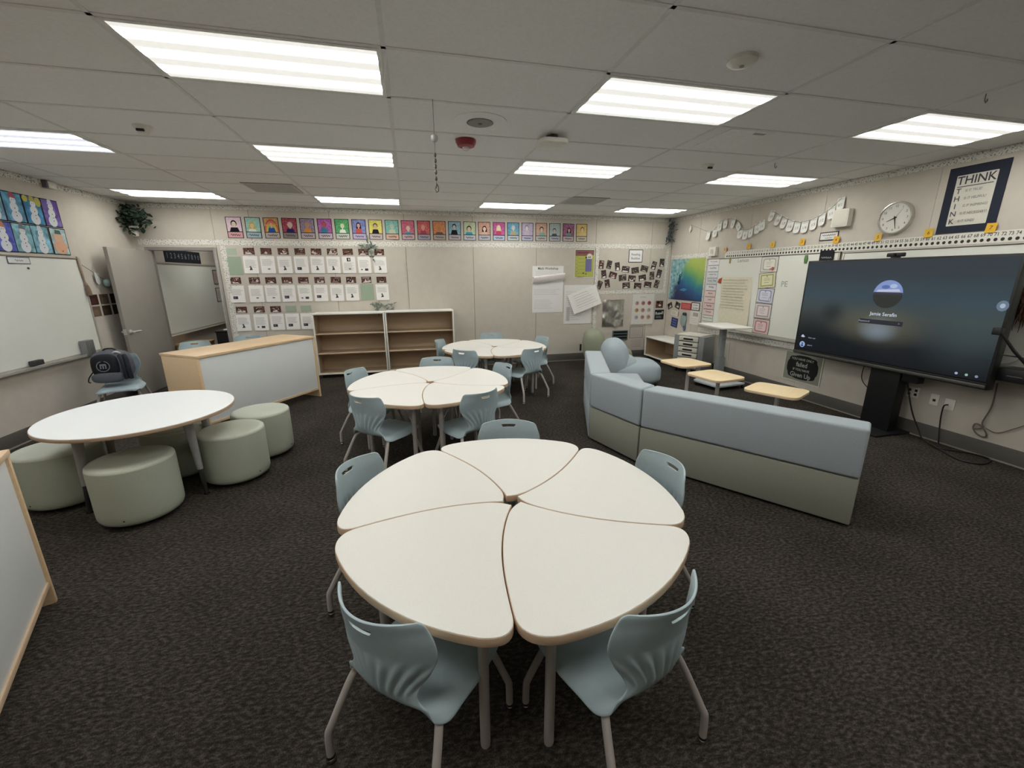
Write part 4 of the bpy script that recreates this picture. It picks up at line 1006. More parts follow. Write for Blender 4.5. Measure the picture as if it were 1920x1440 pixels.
# clock
r = tag(empty('wall_clock', M=wall('right', 3.745, 2.298, .002)), 'round silver rimmed wall clock above the screen', 'clock')
MB().lathe([(.172, 0), (.172, .03), (.166, .044), (.158, .046), (.152, .036), (.15, .03)], 56).build('rim', mat('satin_silver', '#cfcdc8', rough=.25, metal=.9), r, smooth=40)
s = Sheet(.001, .001, '#dcdad2', .0002); s.z = .0306; s.ell(0, 0, .154, .154, '#dcdad2', 48)
for k in range(1, 13): s.text(.122*math.sin(k*PI/6), .122*math.cos(k*PI/6), str(k), .034, '#6d6a66')
for k in range(60): a = k*PI/30; s.rect(.146*math.sin(a)-.0012, .146*math.cos(a)-.0012, .146*math.sin(a)+.0012, .146*math.cos(a)+.0012, '#8a8781')
s.build('dial', s.mats, r)
for ang, L, w, nm in ((248, .082, .006, 'hour_hand'), (166, .118, .0048, 'minute_hand'), (38, .115, .0018, 'second_hand')):
    a = rad(ang); d = Vector((math.sin(a), math.cos(a), 0)); q = Vector((d.y, -d.x, 0)); P = [-d*.02-q*w, -d*.02+q*w, d*L+q*w*.4, d*L-q*w*.4]
    MB().prism([(p.x, p.y) for p in P], .0362, .038).build(nm, pm('#33312f' if w > .003 else '#8d8a84'), r)
MB().lathe([(.008, .033), (.008, .042)], 14).build('hub', pm('#33312f'), r)
# THINK poster
s = Sheet(.45, .607, '#2c303c', .004)
o = s.done('framed_poster', wall('right', 3.122, 2.395, .003)); tag(o, 'THINK poster in a wide navy border beside the clock', 'poster')
p = Sheet(.305, .46, '#cfccc0', .001, .008)
p.text(.0, .178, 'THINK', .105, '#44434a', .92); p.rect(-.135, .122, .135, .130, '#5a5960')
for k, (a, t) in enumerate((('T', 'IS IT TRUE?'), ('H', 'IS IT HELPFUL?'), ('I', 'IS IT INSPIRING?'), ('N', 'IS IT NECESSARY?'), ('K', 'IS IT KIND?'))):
    y = .085-.069*k; p.text(-.115, y, a, .066, '#4d4c52'); p.text(-.085+.0078*len(t), y, t, .032, '#7d7b78', .82)
q = p.build('printed_page', p.mats, o); q.location = (0, -.005, .004)
# wall speaker box
r = tag(empty('wall_speaker', M=wall('right', 4.345, 2.37, .001)), 'white rounded box on the wall beside the clothes tag garland', 'speaker')
MB().prism(rrect(-.105, -.105, .105, .105, .02), 0, .075).build('housing', OFFWHITE_PL, r, bevel=.012)
MB().prism(rrect(-.09, -.09, .09, .09, .015), .0745, .0775).build('front_grille', mat('speaker_front', '#d2cec2', rough=.7, noise=.05, nscale=300), r, bevel=.002)
r = tag(empty('wall_intercom', M=wall('right', 6.60, 2.098, .001)), 'small white wall box above the left end of the whiteboard', 'box')
MB().prism(rrect(-.085, -.075, .085, .075, .01), 0, .06).build('housing', OFFWHITE_PL, r, bevel=.006)
MB().box(-.04, -.03, .058, .04, .04, .062).build('display', mat('display_grey', '#c4c1b6'), r)
s = Sheet(.25, .105, '#39373b', .004); s.rect(-.114, -.041, .114, .041, '#d9d8d4'); s.scribble(-.09, .09, .012, .026, '#6d6b6e', random.Random(4)); s.scribble(-.05, .05, -.022, .016, '#8a888a', random.Random(5))
tag(s.done('framed_sign', wall('right', 4.504, 2.175, .003)), 'small black framed name sign above the number line', 'sign')
# garlands of tags
def garland(pts, label, rots, sizes=(.095, .15), txt=None, diamond=()):
    r = tag(empty('tag_garland', M=wall('right', pts[0][0], pts[0][1], .016)), label, 'garland', 'tag garlands on the right wall')
    L = [(-(y-pts[0][0]), z-pts[0][1]) for y, z in pts]
    MB().tube(catmull([(a, b_+sizes[1]*.47, .004) for a, b_ in L], 5), .0022, 5).build('string', CORD_GREY, r, smooth=60)
    for k, (a, b_) in enumerate(L):
        w, h = sizes; rg = random.Random(k+len(pts)*9)
        if k in diamond: P = [(0, h*.5), (w*.55, 0), (0, -h*.5), (-w*.55, 0)]
        else: P = [(-w/2, h/2), (-w/2, -h/2+.03), (-w/2+.012, -h/2+.006), (-w/2+.03, -h/2), (w/2-.03, -h/2), (w/2-.012, -h/2+.006), (w/2, -h/2+.03), (w/2, h/2)]
        t = Sheet(.0001, .0001, '#e2e1da', .0001); t.z = -.0003
        t.prism(P, 0, .0012, t.mi('#e3e2dc')); t.z = .0012
        if k not in diamond: t.text(0, -.012, txt[k] if txt else '%d' % (k+1), .05, '#8b8a86'); t.rect(-w/2+.008, h/2-.03, w/2-.008, h/2-.012, '#c3ccc6')
        q = t.build('tag', t.mats, r); q.location = (a, b_, .006+.003*(k % 2)); q.rotation_euler = (rad(-8), rad(rg.uniform(-8, 8)), rad(rots[k] if rots else rg.uniform(-5, 5)))
G1 = [(7.323, 2.551), (6.792, 2.379), (6.627, 2.416), (6.525, 2.506), (6.397, 2.536), (6.216, 2.519), (6.09, 2.461), (6.03, 2.347), (5.92, 2.318), (5.807, 2.339), (5.69, 2.385), (5.599, 2.423)]
garland(G1, 'first garland of white paper tags, starting with a diamond by the corner', [0, -4, 5, 5, 8, 0, 40, 0, 3, 8, 5, 14], diamond=(0,), txt=['', '1', '2', '3', '4', '5', '6', '7', '8', '9', '10', '11'])
G2 = [(5.45, 2.538), (5.322, 2.467), (5.215, 2.415), (5.10, 2.363), (4.985, 2.331), (4.864, 2.324), (4.741, 2.348), (4.627, 2.388), (4.514, 2.454), (4.41, 2.542)]
garland(G2, 'second garland of white paper tags, ending at the white box', [-10, -12, -6, -4, 0, 3, 6, 8, 10, 6], txt=['1/9', '1/8', '1/7', '1/6', '1/5', '1/4', '1/3', '1/2', '1/1', '0/1'])
# wave picture
wm = ramp_mat('wave_print_dummy', 3, [(0, '#000000'), (1, '#ffffff')])
def wave_mat():
    m = bpy.data.materials.new('wave_print'); m.use_nodes = True
    nt = m.node_tree; N = nt.nodes; L = nt.links; b = N['Principled BSDF']; b.inputs['Roughness'].default_value = .4
    tc = N.new('ShaderNodeTexCoord'); nz = N.new('ShaderNodeTexNoise'); nz.inputs['Scale'].default_value = 4; nz.inputs['Detail'].default_value = 5; L.new(tc.outputs['Object'], nz.inputs['Vector'])
    sx = N.new('ShaderNodeSeparateXYZ'); L.new(tc.outputs['Object'], sx.inputs[0])
    def math_(op, a, b_, c=None):
        n = N.new('ShaderNodeMath'); n.operation = op
        for i, q in enumerate((a, b_, c)):
            if q is None: continue
            if isinstance(q, (int, float)): n.inputs[i].default_value = q
            else: L.new(q, n.inputs[i])
        return n.outputs[0]
    # sea gradient: green at upper right to deep blue below
    g = math_('MULTIPLY_ADD', sx.outputs['Y'], 1.15, .50); g = math_('MULTIPLY_ADD', sx.outputs['X'], .45, g); g = math_('MULTIPLY_ADD', math_('SUBTRACT', nz.outputs['Fac'], .5), .25, g)
    rp = N.new('ShaderNodeValToRGB'); cr = rp.color_ramp
    for p, c in ((.12, '#232d58'), (.38, '#285a8c'), (.55, '#3a868a'), (.72, '#74a563'), (.92, '#a6b75c')):
        e = cr.elements.new(p); e.color = lin(c)
    cr.elements.remove(cr.elements[0]); cr.elements.remove(cr.elements[-1])
    L.new(g, rp.inputs['Fac'])
    # spray on the upper left
    d = math_('MULTIPLY_ADD', sx.outputs['X'], -1.6, math_('MULTIPLY', sx.outputs['Y'], .9)); d = math_('MULTIPLY_ADD', math_('SUBTRACT', nz.outputs['Fac'], .5), .9, d)
    r2 = N.new('ShaderNodeValToRGB'); r2.color_ramp.elements[0].position = .22; r2.color_ramp.elements[1].position = .5; L.new(d, r2.inputs['Fac'])
    n2 = N.new('ShaderNodeTexNoise'); n2.inputs['Scale'].default_value = 14; n2.inputs['Detail'].default_value = 5; L.new(tc.outputs['Object'], n2.inputs['Vector'])
    r3 = N.new('ShaderNodeValToRGB'); r3.color_ramp.elements[0].position = .35; r3.color_ramp.elements[0].color = lin('#3f8d9a'); r3.color_ramp.elements[1].position = .65; r3.color_ramp.elements[1].color = lin('#b5d2d0'); L.new(n2.outputs['Fac'], r3.inputs['Fac'])
    mx = N.new('ShaderNodeMix'); mx.data_type = 'RGBA'; L.new(r2.outputs['Color'], mx.inputs[0]); L.new(rp.outputs['Color'], mx.inputs[6]); L.new(r3.outputs['Color'], mx.inputs[7])
    L.new(mx.outputs[2], b.inputs['Base Color'])
    return m
s = Sheet(1.04, .785, wave_mat(), .003)
s.poly([(-.18, -.20), (-.05, -.16), (.06, -.18), (-.02, -.22)], '#4f8fae'); s.ell(-.20, .02, .035, .10, '#2b5a63', 14); s.ell(-.15, .10, .02, .05, '#2f6a6f', 12); s.ell(-.22, -.06, .04, .035, '#23434f', 12); s.ell(-.17, .08, .012, .012, '#9fb5b0', 10)
tag(s.done('wave_poster', wall('right', 7.325, 1.61, .003)), 'blue and green ocean wave poster near the corner', 'poster')
# small things under the wave poster
def small(name, u, z, w, h, col, label, cat, fn=None, roll=0, grp=None):
    s = Sheet(w, h, col, .002)
    if fn: fn(s)
    return tag(s.done(name, wall('right', u, z, .003, roll)), label, cat, grp)
def ph(s): s.ell(.02, -.02, .03, .02, '#cfc8c0'); s.ell(-.03, .03, .03, .025, '#191616'); s.ell(-.02, -.03, .02, .02, '#9c8475')
small('photo_print', 7.775, 1.08, .16, .12, PHOTO_GREY, 'tilted dark photo below the wave poster, nearest the corner', 'photo', ph, 24, 'photos under the wave poster')
small('photo_print', 7.515, 1.105, .16, .13, PHOTO_GREY, 'tilted dark photo below the wave poster, beside the red card', 'photo', ph, -16, 'photos under the wave poster')
small('red_card', 7.245, 1.105, .31, .13, '#b5484e', 'red card scribbled in pale strokes below the wave poster', 'card', lambda s: [s.scribble(-.13, .13, .03-.03*k, .03, '#d98f8a', random.Random(k), 14) for k in range(3)])
def pairsign(s): s.rect(-.105, -.062, .105, .062, '#dedcda'); s.text(0, .027, 'Student', .045, '#5f5f62'); s.text(0, -.027, 'Spotlight', .045, '#5f5f62')
small('framed_sign', 6.96, 1.118, .25, .15, '#444247', 'small two line sign in a dark frame below the wave poster', 'sign', pairsign)
small('note_box', 7.59, .945, .27, .10, '#d6d2c6', 'cream note with a brown edge below the wave poster', 'note', lambda s: (s.rect(.115, -.05, .135, .05, '#76685a'), s.lines(-.1, .06, .02, -.02, 3, '#aaa59a', .005)), -4)
def blue(s):
    for k in range(3): s.scribble(-.07, .07, .05-.05*k, .026, '#8a93b5', random.Random(k+5), 9)
small('blue_banner', 7.57, .755, .22, .19, '#36456f', 'blue banner with pale words below the wave poster', 'banner', blue, -6)
o = tag(MB().blob(0, 0, .02, .085, .12, .025, .8, 24, .05, seed=8).blob(.02, .12, .02, .06, .035, .02, .8, 16, .05, mi=1, seed=9).blob(.05, -.15, .015, .03, .06, .015, .8, 14, .05, mi=2, seed=10).build('fabric_bundle', [mat('grey_green_fabric', '#8f9f9b', rough=.9), mat('dark_fabric', '#3b3a42', rough=.9), mat('blue_fabric', '#56647d', rough=.9)], smooth=70, M=wall('right', 7.26, .83, .002)), 'crumpled grey green fabric piece pinned below the wave poster', 'fabric')
small('white_sheet', 6.955, .905, .26, .25, '#dad7d0', 'white page of small boxes below the two line sign', 'paper', lambda s: (s.rect(-.05, .03, .1, .10, '#a8a49e'), [s.rect(-.11, -.02-.035*k, .11, -.015-.035*k, '#bdb9b3') for k in range(3)]), -2)
# failure sign under the screen
s = Sheet(.595, .42, '#8b8d80', .003); s.rect(-.297, .196, .297, .21, '#c9c9bc'); s.rect(-.297, -.21, .297, -.194, '#c9c9bc'); s.rect(-.297, -.2, -.279, .2, '#c9c9bc'); s.rect(.279, -.2, .297, .2, '#c9c9bc')
P = []
for k in range(48): a = 2*PI*k/48; q = 1+.06*math.cos(4*a)*0+.07*abs(math.cos(4*a)); P.append((.225*q*math.copysign(abs(math.cos(a))**.6, math.cos(a)), .158*q*math.copysign(abs(math.sin(a))**.6, math.sin(a))))
s.poly(P, '#232423')
for k, (t, z_) in enumerate((('YOU HAVE ONLY', .046), ('failed', .088), ('IF YOU HAVE', .046), ('Given Up', .088))): s.text(-.01, .112-.074*k, t, z_, '#a9aea9', .95)
tag(s.done('chalk_sign', wall('right', 4.552, .437, .003)), 'square chalkboard sign reading failed and given up, below the screen', 'sign')
s = Sheet(.12, .36, '#cfcbc0', .012); s.rect(-.045, -.16, .045, .16, WALL)
tag(s.done('cover_plate', wall('right', 6.02, .40, .002)), 'tall narrow pale wall plate behind the standing desk', 'plate')
# outlets
def outlet(y, z, w, kind, label):
    r = tag(empty('wall_outlet', M=wall('right', y, z, .001)), label, 'outlet', 'wall outlets')
    MB().prism(rrect(-w/2, -.058, w/2, .058, .006), 0, .007).build('cover_plate', OFFWHITE_PL, r, bevel=.002)
    for q in kind: MB().box(q[0]-.013, q[1]-.013, .006, q[0]+.013, q[1]+.013, .009).build('socket', BLACK, r, bevel=.002)
outlet(3.204, .457, .118, [(-.03, .022), (-.03, -.022), (.03, .022), (.03, -.022)], 'white double wall outlet nearest the screen stand')
outlet(3.00, .429, .075, [(0, -.005)], 'white single jack plate between the two outlets')
outlet(2.868, .415, .085, [], 'white wall outlet with a black plug in it')

# ================================================================== BIG SCREEN
X0 = 4.92; Y0, Y1, Z0, Z1 = 4.43, 2.462, .695, 1.865      # housing on the wall side of x = 4.92
c = ((Y0+Y1)/2, (Z0+Z1)/2); W, H = Y0-Y1, Z1-Z0
r = tag(empty('interactive_display', M=Matrix.Translation((X0, c[0], c[1])) @ WR['right'].to_4x4()), 'very large black touch screen on a floor stand showing a login page', 'screen')
MB().box(-W/2, -H/2, -.085, W/2, H/2, 0).build('housing', BLACK, r, bevel=.006)
def screen_mat():
    m = bpy.data.materials.new('screen_image'); m.use_nodes = True
    nt = m.node_tree; N = nt.nodes; L = nt.links; b = N['Principled BSDF']; b.inputs['Roughness'].default_value = .22; b.inputs['Base Color'].default_value = lin('#08090b')
    b.inputs['Specular IOR Level'].default_value = .25
    tc = N.new('ShaderNodeTexCoord'); sp = N.new('ShaderNodeSeparateXYZ'); L.new(tc.outputs['Object'], sp.inputs[0])
    def glow(x, y, sx, sy, col, k):
        mp = N.new('ShaderNodeMapping'); mp.inputs['Location'].default_value = (-x/sx, -y/sy, 0); mp.inputs['Scale'].default_value = (1/sx, 1/sy, 0); L.new(tc.outputs['Object'], mp.inputs['Vector'])
        ln = N.new('ShaderNodeVectorMath'); ln.operation = 'LENGTH'; L.new(mp.outputs['Vector'], ln.inputs[0])
        mr = N.new('ShaderNodeMapRange'); mr.interpolation_type = 'SMOOTHSTEP'; mr.inputs['From Min'].default_value = 1; mr.inputs['From Max'].default_value = 0; mr.inputs['To Max'].default_value = k; L.new(ln.outputs['Value'], mr.inputs['Value'])
        return mr.outputs[0], lin(col)
    rp = N.new('ShaderNodeValToRGB'); cr = rp.color_ramp
    mr = N.new('ShaderNodeMapRange'); mr.inputs['From Min'].default_value = -H/2; mr.inputs['From Max'].default_value = H/2; L.new(sp.outputs['Y'], mr.inputs['Value']); L.new(mr.outputs[0], rp.inputs['Fac'])
    cr.elements[0].color = lin('#16181c'); cr.elements[1].color = lin('#3a434a'); cr.elements[1].position = .9
    for p, q in ((.22, '#1d2126'), (.36, '#3a3f3f'), (.5, '#47504f'), (.65, '#40505a')): e = cr.elements.new(p); e.color = lin(q)
    out = rp.outputs['Color']
    for x, y, sx, sy, col, k in ((-.02, -.155, .26, .17, '#93abc6', .9), (-.05, -.12, .65, .28, '#75705a', .55), (-.55, -.02, .22, .18, '#23282a', .7), (-.8, -.35, .5, .5, '#131519', .6), (.75, -.1, .5, .5, '#465a60', .4)):
        f, cc = glow(x, y, sx, sy, col, k); mx = N.new('ShaderNodeMix'); mx.data_type = 'RGBA'; L.new(f, mx.inputs[0]); L.new(out, mx.inputs[6]); mx.inputs[7].default_value = cc; out = mx.outputs[2]
    L.new(out, b.inputs['Emission Color']); b.inputs['Emission Strength'].default_value = 1.0*SCREEN
    return m
def glowink(col, k=1.0):
    return mat('screen_ink_'+col.lstrip('#'), '#050505', rough=.3, emit=SCREEN*k, emitcol=col)
b = MB().box(-W/2+.022, -H/2+.075, -.002, W/2-.022, H/2-.022, .0012); sc = b.build('screen', screen_mat(), r)
def at(y, z): return (c[0]-y, z-c[1])
def fresh():
    q = Sheet(.0001, .0001, BLACK, .0001); q.z = .0014; return q
def put(q, name): q.build(name, q.mats, sc)
q = fresh()
x, y = at(3.435, 1.495); R_ = .145
q.ell(x, y, R_, R_, glowink('#2e332f'), 40)
q.ell(x, y, R_, R_, glowink('#8ea2dc'), 30, 0.0, PI); q.flat([(x-R_, y-.005), (x+R_, y-.005), (x+R_*.98, y+.02), (x-R_*.98, y+.02)], q.up(), q.mi(glowink('#3a3b46')))
q.flat([(x-.12, y+.022), (x+.12, y+.03), (x+.10, y+.055), (x-.1, y+.045)], q.up(), q.mi(glowink('#cfd6ea')))
q.ell(x+.045, y+.085, .035, .022, glowink('#b9cdf0')); q.ell(x-.03, y+.075, .04, .02, glowink('#5d79b8'))
put(q, 'profile_picture'); q = fresh()
x, y = at(3.435, 1.283); q.text(x, y, 'Jamie Serafin', .052, glowink('#d9e2f2'))
put(q, 'user_name'); q = fresh()
x, y = at(3.45, 1.198); q.poly(rrect(x-.22, y-.024, x+.22, y+.024, .006), glowink('#2a2b35')); q.text(x-.165, y, 'Password', .03, glowink('#9fa6b5')); q.text(x+.185, y, '>', .03, glowink('#9fa6b5'))
put(q, 'password_field'); q = fresh()
x, y = at(4.325, .925); q.ell(x, y, .028, .010, glowink('#c9d2e6')); q.ell(x-.004, y+.010, .016, .014, glowink('#c9d2e6')); q.text(x+.125, y-.005, 'Other user', .022, glowink('#aab2c2'))
put(q, 'account_entry'); q = fresh()
x, y = at(4.318, .825); q.ell(x, y, .038, .038, glowink('#a9c0e6'), 24); q.ell(x, y+.010, .012, .012, glowink('#2f4f86')); q.ell(x, y-.016, .02, .012, glowink('#2f4f86')); q.text(x+.11, y, 'Jamie S.', .022, glowink('#aab2c2'))
put(q, 'account_entry'); q = fresh()
x, y = at(2.515, 1.434); q.ell(x, y, .04, .045, glowink('#6f8199'), 24); q.ell(x, y, .018, .02, glowink('#b9c6d8'), 16)
put(q, 'round_badge')
for yy, cc in ((2.70, '#b9b9d8'), (2.625, '#9fc6b4'), (2.553, '#8f9bb0')):
    q = fresh(); x, y = at(yy, .803); q.ell(x, y, .012, .012, glowink(cc), 14); put(q, 'corner_icon')
MB().box(-W/2+.01, -H/2+.012, -.002, W/2-.01, -H/2+.045, .016).build('speaker_bar', mat('gunmetal_bar', '#5d5c58', rough=.35, metal=.6), r, bevel=.004)
MB().box(-W/2+.01, -H/2+.046, -.002, W/2-.01, -H/2+.06, .006).build('lower_trim', BLACK, r, bevel=.002)
MB().box(-W/2+.02, -H/2-.004, .0, -W/2+.12, -H/2+.012, .01).build('front_ports', mat('dark_grey_plastic', '#5b5b5b'), r)
M = Matrix.Identity(4)
def wb(b_, name, m, bevel=.004):
    """world coordinates turned into the display's own frame"""
    inv = (Matrix.Translation((X0, c[0], c[1])) @ WR['right'].to_4x4()).inverted()
    b_.v = [tuple(inv @ Vector(p)) for p in b_.v]; return b_.build(name, m, r, bevel=bevel)
wb(MB().box(5.01, 3.20, .02, 5.13, 3.50, 1.2), 'stand_column', DARKSTEEL)
wb(MB().box(4.76, 3.13, 0, 5.24, 3.50, .022), 'base_plate', DARKSTEEL)
wb(MB().box(5.02, 3.04, .60, 5.11, 3.19, .72), 'power_box', BLACK)
wb(MB().box(5.00, 3.00, 1.05, 5.05, 3.85, 1.45), 'mounting_bracket', DARKSTEEL)
r = tag(empty('webcam', (4.955, 3.46, 1.865)), 'small black webcam on top of the big screen', 'webcam')
MB().box(-.03, -.03, 0, .03, .03, .012).build('clip', BLACK, r, bevel=.003)
MB().prism(rrect(-.02, -.085, .02, .085, .018), .012, .052).build('body', BLACK, r, bevel=.008)
MB().lathe([(.016, 0), (.014, .006)], 18, M=Matrix.Translation((-.02, 0, .032)) @ Matrix.Rotation(rad(-90), 4, 'Y')).build('lens', mat('lens_glass', '#05060a', rough=.1), r)

# things at the right edge, by the second tray
r = tag(empty('media_player', (5.09, 2.36, .79)), 'black box unit on the marker tray at the right edge', 'box')
MB().box(-.10, -.40, .0, .085, .11, .115).build('case', BLACK, r, bevel=.006)
MB().box(-.103, -.06, .05, -.099, .04, .056).build('front_slot', mat('dark_grey_plastic', '#5b5b5b'), r)
r = tag(empty('pen_arm', (4.93, 2.40, .905)), 'black arm with a clamp reaching over the right edge of the screen', 'arm')
MB().tube([(.10, -.13, .0), (.02, -.02, .16), (-.03, .06, .30)], [.013, .012, .011], 10).build('lower_strut', BLACK, r, smooth=50)
MB().box(-.05, .06, .285, -.005, .12, .345).build('clamp', BLACK, r, bevel=.006)
MB().tube([(.0, .10, .12), (.10, -.20, .10)], .005, 8).build('cross_rod', BLACK, r, smooth=50)
r = tag(empty('furry_plush', (5.15, 2.50, 1.38)), 'brown shaggy tassel hanging at the right edge behind the screen', 'plush')
rg = random.Random(9); b = MB()
for k in range(90):
    x, y = rg.uniform(-.05, .05), rg.uniform(-.09, .16); z = rg.uniform(.02, .2)
    b.tube([(x, y, z), (x+rg.uniform(-.02, .02), y+rg.uniform(-.03, .03), z-rg.uniform(.10, .22))], [.008, .002], 5)
b.build('fur', ramp_mat('brown_fur', 20, [(0, '#2e211a'), (.5, '#5a4235'), (.8, '#8d6f60')], rough=.95), r)
MB().blob(0, .03, .16, .05, .11, .07, .9, 16, .08, seed=2).build('head', MATS['brown_fur'], r, smooth=60)
o = tag(MB().tube(catmull([(5.18, 2.60, .90), (5.19, 2.5, .93), (5.2, 2.40, 1.01), (5.2, 2.2, 1.10)], 6), .006, 8).build('white_cable', OFFWHITE_PL, smooth=60), 'thin white cable in front of the board at the right edge', 'cable')
def cord(pts, rr, m, label, name='power_cord', parts=None):
    return tag(MB().tube(catmull(pts, 6), rr, 7).build(name, m, smooth=60), label, 'cord', 'cords by the right wall')
cord([(5.235, 2.868, .415), (5.21, 2.885, .40), (5.225, 2.895, .30), (5.232, 2.885, .16), (5.21, 2.85, .012), (5.12, 2.80, .008)], .0065, CORD, 'black cord hanging from the outlet plug to the carpet')
cord([(5.10, 3.19, .62), (5.13, 3.10, .30), (5.17, 3.02, .10), (5.16, 2.95, .012), (5.07, 2.75, .01), (5.20, 2.60, .01), (5.21, 2.45, .01), (5.02, 2.39, .01), (4.92, 2.50, .01), (5.02, 2.72, .014), (5.10, 2.86, .012)], .007, CORD, 'black cord looping on the carpet beside the screen stand')
b_ = [(5.235, 2.56, .72), (5.24, 2.555, .50), (5.24, 2.585, .33), (5.24, 2.57, .28)]
loop = []
for t in range(26): a = 2*PI*t/12; loop.append((5.235+.006*math.sin(t), 2.585+.045*math.cos(a)+.03*math.sin(a), .245+.055*math.sin(a)))
cord(b_+loop, .006, CORD_GREY, 'grey cord with a bundled loop hanging on the wall at right')
cord([(5.24, 2.55, .28), (5.245, 2.47, .262), (5.245, 2.37, .34), (5.245, 2.2, .50)], .0035, CORD_GREY, 'thin grey wire curving up the wall at the right edge')
cord([(5.22, 3.72, .70), (5.235, 3.74, .50), (5.235, 3.66, .40), (5.20, 3.5, .36)], .005, CORD, 'black cord drooping from the screen left of its stand')

# ================================================================== LEFT WALL
whiteboard('left', 3.9, 6.635, .755, 1.955, 'big wall whiteboard at left under the snowman paintings')
MB_ = MB()
BGS = ['#5f95b3', '#4f90b0', '#3d7eae', '#7d66a8', '#5a63b0', '#8ab0b8', '#7fb3bd', '#a3bac0']
def snowman(s, rg, hat, k):
    s.ell(rg.uniform(-.01, .01), -.09, .062, .062, '#d9dde0'); s.ell(0, -.0, .05, .05, '#dfe2e3'); s.ell(.004, .07, .036, .036, '#e3e5e6')
    s.poly([(-.04, .10), (.045, .092), (.03, .125), (.022, .15), (-.022, .152), (-.03, .12)], hat)
    for z in (-.01, -.05, -.085): s.ell(.004, z, .006, .007, '#45464c', 8)
    s.ell(-.008, .076, .004, .004, '#3a3a40', 8); s.ell(.014, .076, .004, .004, '#3a3a40', 8)
ST = [(0, 5.90, 2.44, '#5f95b3', '#a85a62', 'teal blue with a red hat'), (0, 6.15, 2.44, '#4a8cb5', '#b9b25a', 'blue with yellow corners'), (0, 6.398, 2.443, '#7a69ad', '#c9c9dd', 'purple, at the row end'),
      (0, 5.655, 2.437, '#7fa6b8', '#8a8d98', 'pale blue, cropped by the frame'), (1, 5.675, 2.123, '#5a63b0', '#c98a6a', 'violet blue, cropped by the frame'), (1, 5.912, 2.125, '#83b0b8', '#7a7f86', 'pale teal with a grey hat'), (1, 6.15, 2.126, '#7fb0c0', '#cfd8dc', 'pale blue with a white hat'), (1, 6.408, 2.126, '#a9c0c2', '#56786f', 'pale, with an orange snowman')]
for k, (rw, y, z, bg, hat, d) in enumerate(ST):
    rg = random.Random(k+40)
    s = Sheet(.246, .308, '#262a33', .003)
    o = s.done('snowman_painting', wall('left', y, z, .003, rg.uniform(-.6, .6))); tag(o, 'snowman painting, %s, %s row above the left whiteboard' % (d, 'lower' if rw else 'upper'), 'painting', 'snowman paintings')
    wmat = ramp_mat('watercolour_%d' % k, 11, [(.25, tuple_hex(bg, .72)), (.5, bg), (.75, tuple_hex(bg, 1.25))], rough=.8, distort=1)
    p = Sheet(.226, .288, wmat, .0006)
    if k == 1: p.ell(-.085, .115, .035, .035, '#c2b64f'); p.ell(.08, .10, .04, .05, '#bdb45a'); p.ell(.0, .13, .05, .02, '#7d7d78')
    if k == 2: p.poly([(.02, .144), (.113, .144), (.113, -.05)], '#6a4f9a')
    if k == 7:
        p.ell(.0, -.06, .095, .085, '#d9a98a'); p.ell(-.005, .05, .07, .06, '#d5b095'); p.poly([(-.05, .085), (.05, .085), (.035, .13), (-.035, .13)], '#4f6f68'); p.ell(.01, -.11, .012, .006, '#5a4a44')
    else: snowman(p, rg, hat, k)
    q = p.build('picture', p.mats, o); q.location = (0, 0, .003)
s = Sheet(.275, .072, '#4c4a4d', .002); s.rect(-.13, -.029, .13, .029, '#dbdcd8'); s.scribble(-.05, .05, 0, .024, '#8a898a', random.Random(6))
tag(s.done('heading_card', wall('left', 5.75, 1.885, .018)), 'small white heading card at the top of the left whiteboard', 'card')
r = tag(empty('marker_cup', M=wall('left', 6.325, .835, .020)), 'grey ribbed pen holder on the left whiteboard near its lower corner', 'pen holder')
b = MB().box(-.075, -.10, 0, .075, .10, .07).build('cup', mat('ribbed_grey', '#8b8b8a', rough=.4, metal=.4), r, bevel=.008)
for k in range(5): MB().box(-.06+.028*k, -.095, .069, -.05+.028*k, .095, .075).build('rib', mat('ribbed_dark', '#6a6a6a', rough=.5), r, bevel=.002)
o = tag(MB().box(-.07, -.028, -.025, .07, .028, .025).build('board_eraser', FELT, bevel=.008, M=wall('left', 5.55, .80, .052)), 'dark felt eraser on the tray of the left whiteboard', 'eraser')
tag(MB().prism(circ(.012, 12), 0, .008).build('magnet', pm('#55565a'), M=wall('left', 5.84, 1.805, .016)), 'small dark magnet below the heading card', 'magnet')
r = tag(empty('tassel', M=wall('left', 6.615, 1.90, .022)), 'tan rope tassel hanging at the corner of the left whiteboard', 'tassel')
MB().tube(catmull([(-.03, .06, 0), (-.02, -.1, .004), (0, -.26, .004)], 5), .010, 7).build('rope', mat('tan_rope', '#9a8672', rough=.95, noise=.2, nscale=90), r, smooth=60)
MB().blob(.0, -.285, .01, .02, .03, .018, 1, 12).build('knot', MATS['tan_rope'], r, smooth=60)
MB().lathe([(.012, .0), (.024, -.05), (.03, -.13), (.01, -.135)], 12, M=Matrix.Translation((.0, -.29, .02)) @ Matrix.Rotation(rad(-90), 4, 'X')).build('fringe', mat('tan_fringe', '#7d6a58', rough=.95), r, smooth=60)
r = tag(empty('pompom_garland', M=wall('left', 6.66, 1.86, .012)), 'string with a white tag and teal pompoms behind the open door', 'garland')
MB().tube(catmull([(0, 0, 0), (.12, -.07, .01), (.25, -.15, .015), (.38, -.21, .02), (.62, -.25, .02)], 5), .003, 6).build('string', CORD_GREY, r, smooth=60)
MB().prism([(-.045, .07), (.045, .055), (.05, -.06), (.0, -.09), (-.04, -.06)], 0, .004, M=Matrix.Translation((.20, -.16, .012))).build('tag', pm('#d2d3ce'), r)
